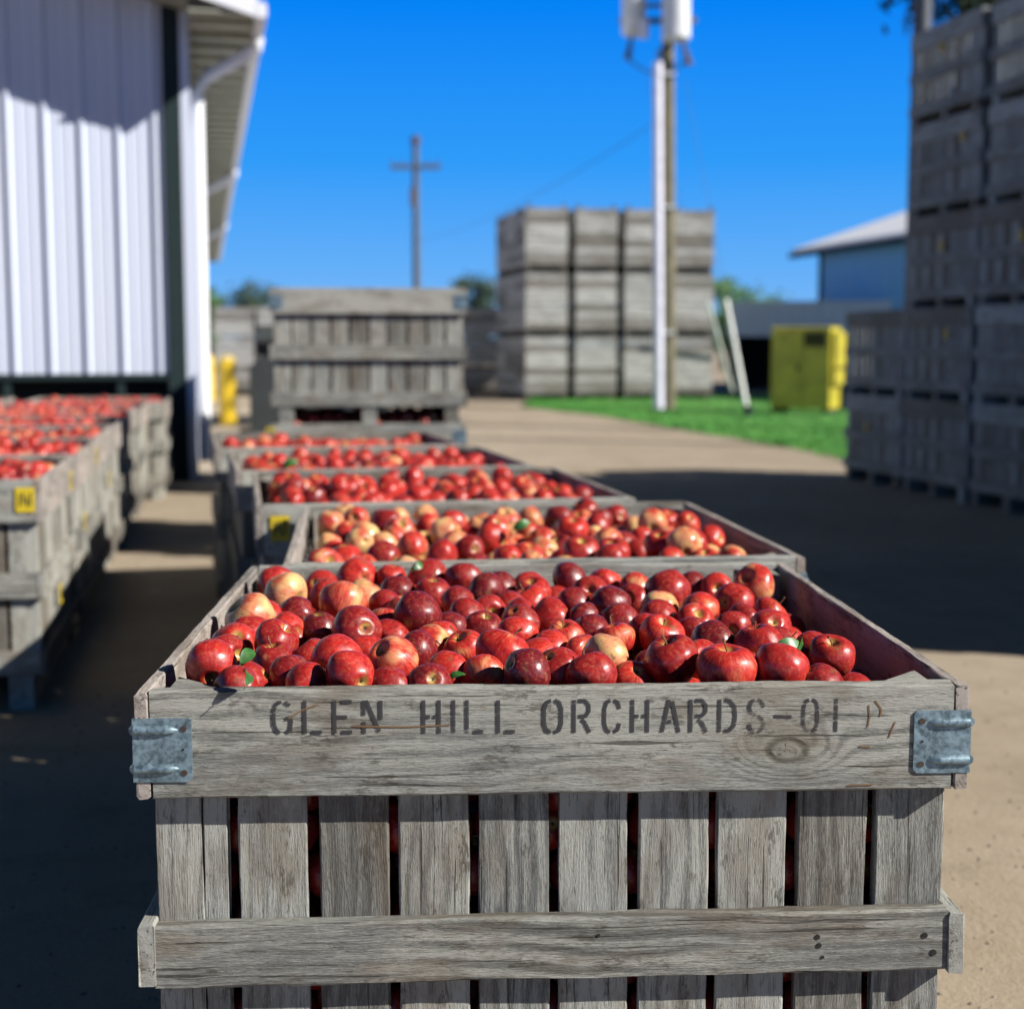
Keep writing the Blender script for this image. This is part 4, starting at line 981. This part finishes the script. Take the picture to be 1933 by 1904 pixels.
def wire(a_, b_, sag, lb, r_=.014):
    mb = MB(); pts = []
    for i in range(21): q = i/20; v = Vector(a_).lerp(Vector(b_), q); v.z -= sag*4*q*(1-q); pts.append(tuple(v))
    mb.tube(pts, r_, 5); tag(mb.build('power_line', WIRE), lb, 'power line', 'overhead lines between the poles')
wire((pb.x, pb.y, 6.2), (pf.x, pf.y, 6.4), .5, 'thin overhead line from the transformer pole to the far pole', .009)
# dark post behind the right stack
pp = P(1733, 300, 19.5); pp.z = 0; mb = MB(); mb.tube([(0, 0, 0), (0, 0, 9)], [.13, .11], 12); o = mb.build('post', WIRE, None, True); o.location = pp
tag(o, 'dark upright post rising behind the top of the shaded stack', 'post')
# ------------------------------------------------------------------ parked machine behind the slatted bin
MG = simple('dark_machine_paint', (.028, .033, .033), .7); RUB = simple('black_rubber', (.02, .02, .02), .85); SEATM = simple('grey_machine_metal', (.12, .13, .13), .5)
mo = P(560, 760, 13.6); mo.z = 0; mach = empty('forklift', mo, R(8)); tag(mach, 'dark machine with rounded hood, parked behind the slatted bin, mostly hidden', 'forklift')
mb = MB(); mb.board((-.42, -.2, .38), (.85, 1.5, 1.28), 1, 1, .10); mb.board((-.36, .1, 1.281), (.8, 1.45, 1.56), 0, 1, .12); mb.build('body', MG, mach)
for (x, y, r_) in ((-.42, .15, .30), (.72, .15, .30), (-.42, 1.2, .26), (.72, 1.2, .26)):
    mb = MB(); mb.tube([(x-.13, y, r_), (x-.10, y, r_), (x+.10, y, r_), (x+.13, y, r_)], [r_*.88, r_, r_, r_*.88], 20); mb.build('wheel', RUB, mach, True)
mb = MB(); mb.tube([(.6, .3, 1.5), (.6, .3, 1.68)], .04, 10); mb.build('exhaust_pipe', RUB, mach)
# ------------------------------------------------------------------ trees
BARK = simple('bark', (.08, .065, .05), .9)
def leafm(nm, a_, b_):
    m = M(nm); c = m.n('TexCoord', None, 3); m.P(Base_Color=m.mix(m.ss(m.noise(c, 1.4, 4), .35, .65), a_, b_), Roughness=.7); return m.m
LV = leafm('dark_tree_leaves', (.008, .024, .012), (.02, .05, .018)); LV2 = leafm('green_tree_leaves', (.03, .085, .02), (.06, .15, .03))
def tree(loc, h, rx, crown0, n, ls, lm, lab, seed, rad=.2, grp='trees beyond the yard'):
    r_ = random.Random(seed); o = empty('tree', loc); tag(o, lab, 'tree', grp)
    tb = MB(); tb.tube([(0, 0, 0), (.1*rad, 0, h*.35), (-.2*rad, .1, h*.65), (0, 0, h*.92)], [rad, rad*.8, rad*.5, rad*.1], 10)
    cl_ = []
    for i in range(11):
        an = r_.uniform(0, 6.28); z0 = r_.uniform(crown0, h*.75); L_ = r_.uniform(.45, .85)*rx; e = (math.cos(an)*L_, math.sin(an)*L_, z0+r_.uniform(.1, .35)*(h-crown0)+.2)
        tb.tube([(0, 0, z0), (e[0]*.5, e[1]*.5, (z0+e[2])/2+.1), e], [rad*.35, rad*.2, rad*.07], 6); cl_.append(e)
    for i in range(22): an = r_.uniform(0, 6.28); q = r_.random(); L_ = rx*(1-.55*q)*r_.uniform(.1, .9); cl_.append((math.cos(an)*L_, math.sin(an)*L_, crown0+(h-crown0)*(.08+.88*q)))
    tb.build('trunk', BARK, o, True)
    lb = MB()
    for i in range(n):
        c_ = r_.choice(cl_); s_ = rx*.30
        p = Vector((c_[0]+r_.gauss(0, s_*.6), c_[1]+r_.gauss(0, s_*.6), c_[2]+r_.gauss(0, s_*.45)))
        u = Vector((r_.gauss(0, 1), r_.gauss(0, 1), r_.gauss(0, 1))).normalized(); v = u.orthogonal().normalized(); k = ls*r_.uniform(.6, 1.3)
        lb.quad([p-u*k, p+v*k*.5, p+u*k, p-v*k*.5])
    lb.build('crown', lm, o)
def at(px, Y): v = P(px, 640, Y); v.z = 0; return v
tree(at(474, 95), 5.3, 2.4, .8, 2600, .16, LV, 'dark round tree beyond the stack, right of the barn', 1)
tree(at(828, 120), 5.0, 1.5, 1.5, 900, .16, LV, 'small dark treetop just over the slatted bin, right of the far pole', 2)
tree(at(902, 88), 5.1, 2.0, .8, 2400, .15, LV, 'dark tree directly left of the far block of bins', 3)
tree(at(1402, 78), 4.0, 2.6, .6, 2600, .15, LV2, 'green rounded tree behind the guy wires', 4)
tree(at(1365, 84), 4.9, 1.6, 1.0, 1500, .15, LV2, 'taller green tree at the right edge of the far block', 5)
tree(at(401, 60), 3.7, .55, .3, 1600, .10, LV2, 'narrow green tree beside the barn wall', 6)
tree(at(1650, 90), 4.6, 3.0, .5, 1500, .18, LV2, 'low green tree beside the far barn', 7)
tree(at(1835, 22.5), 10.5, 2.2, 5.75, 7000, .13, LV, 'dark tree with hanging foliage above the shaded stack', 8, .22)
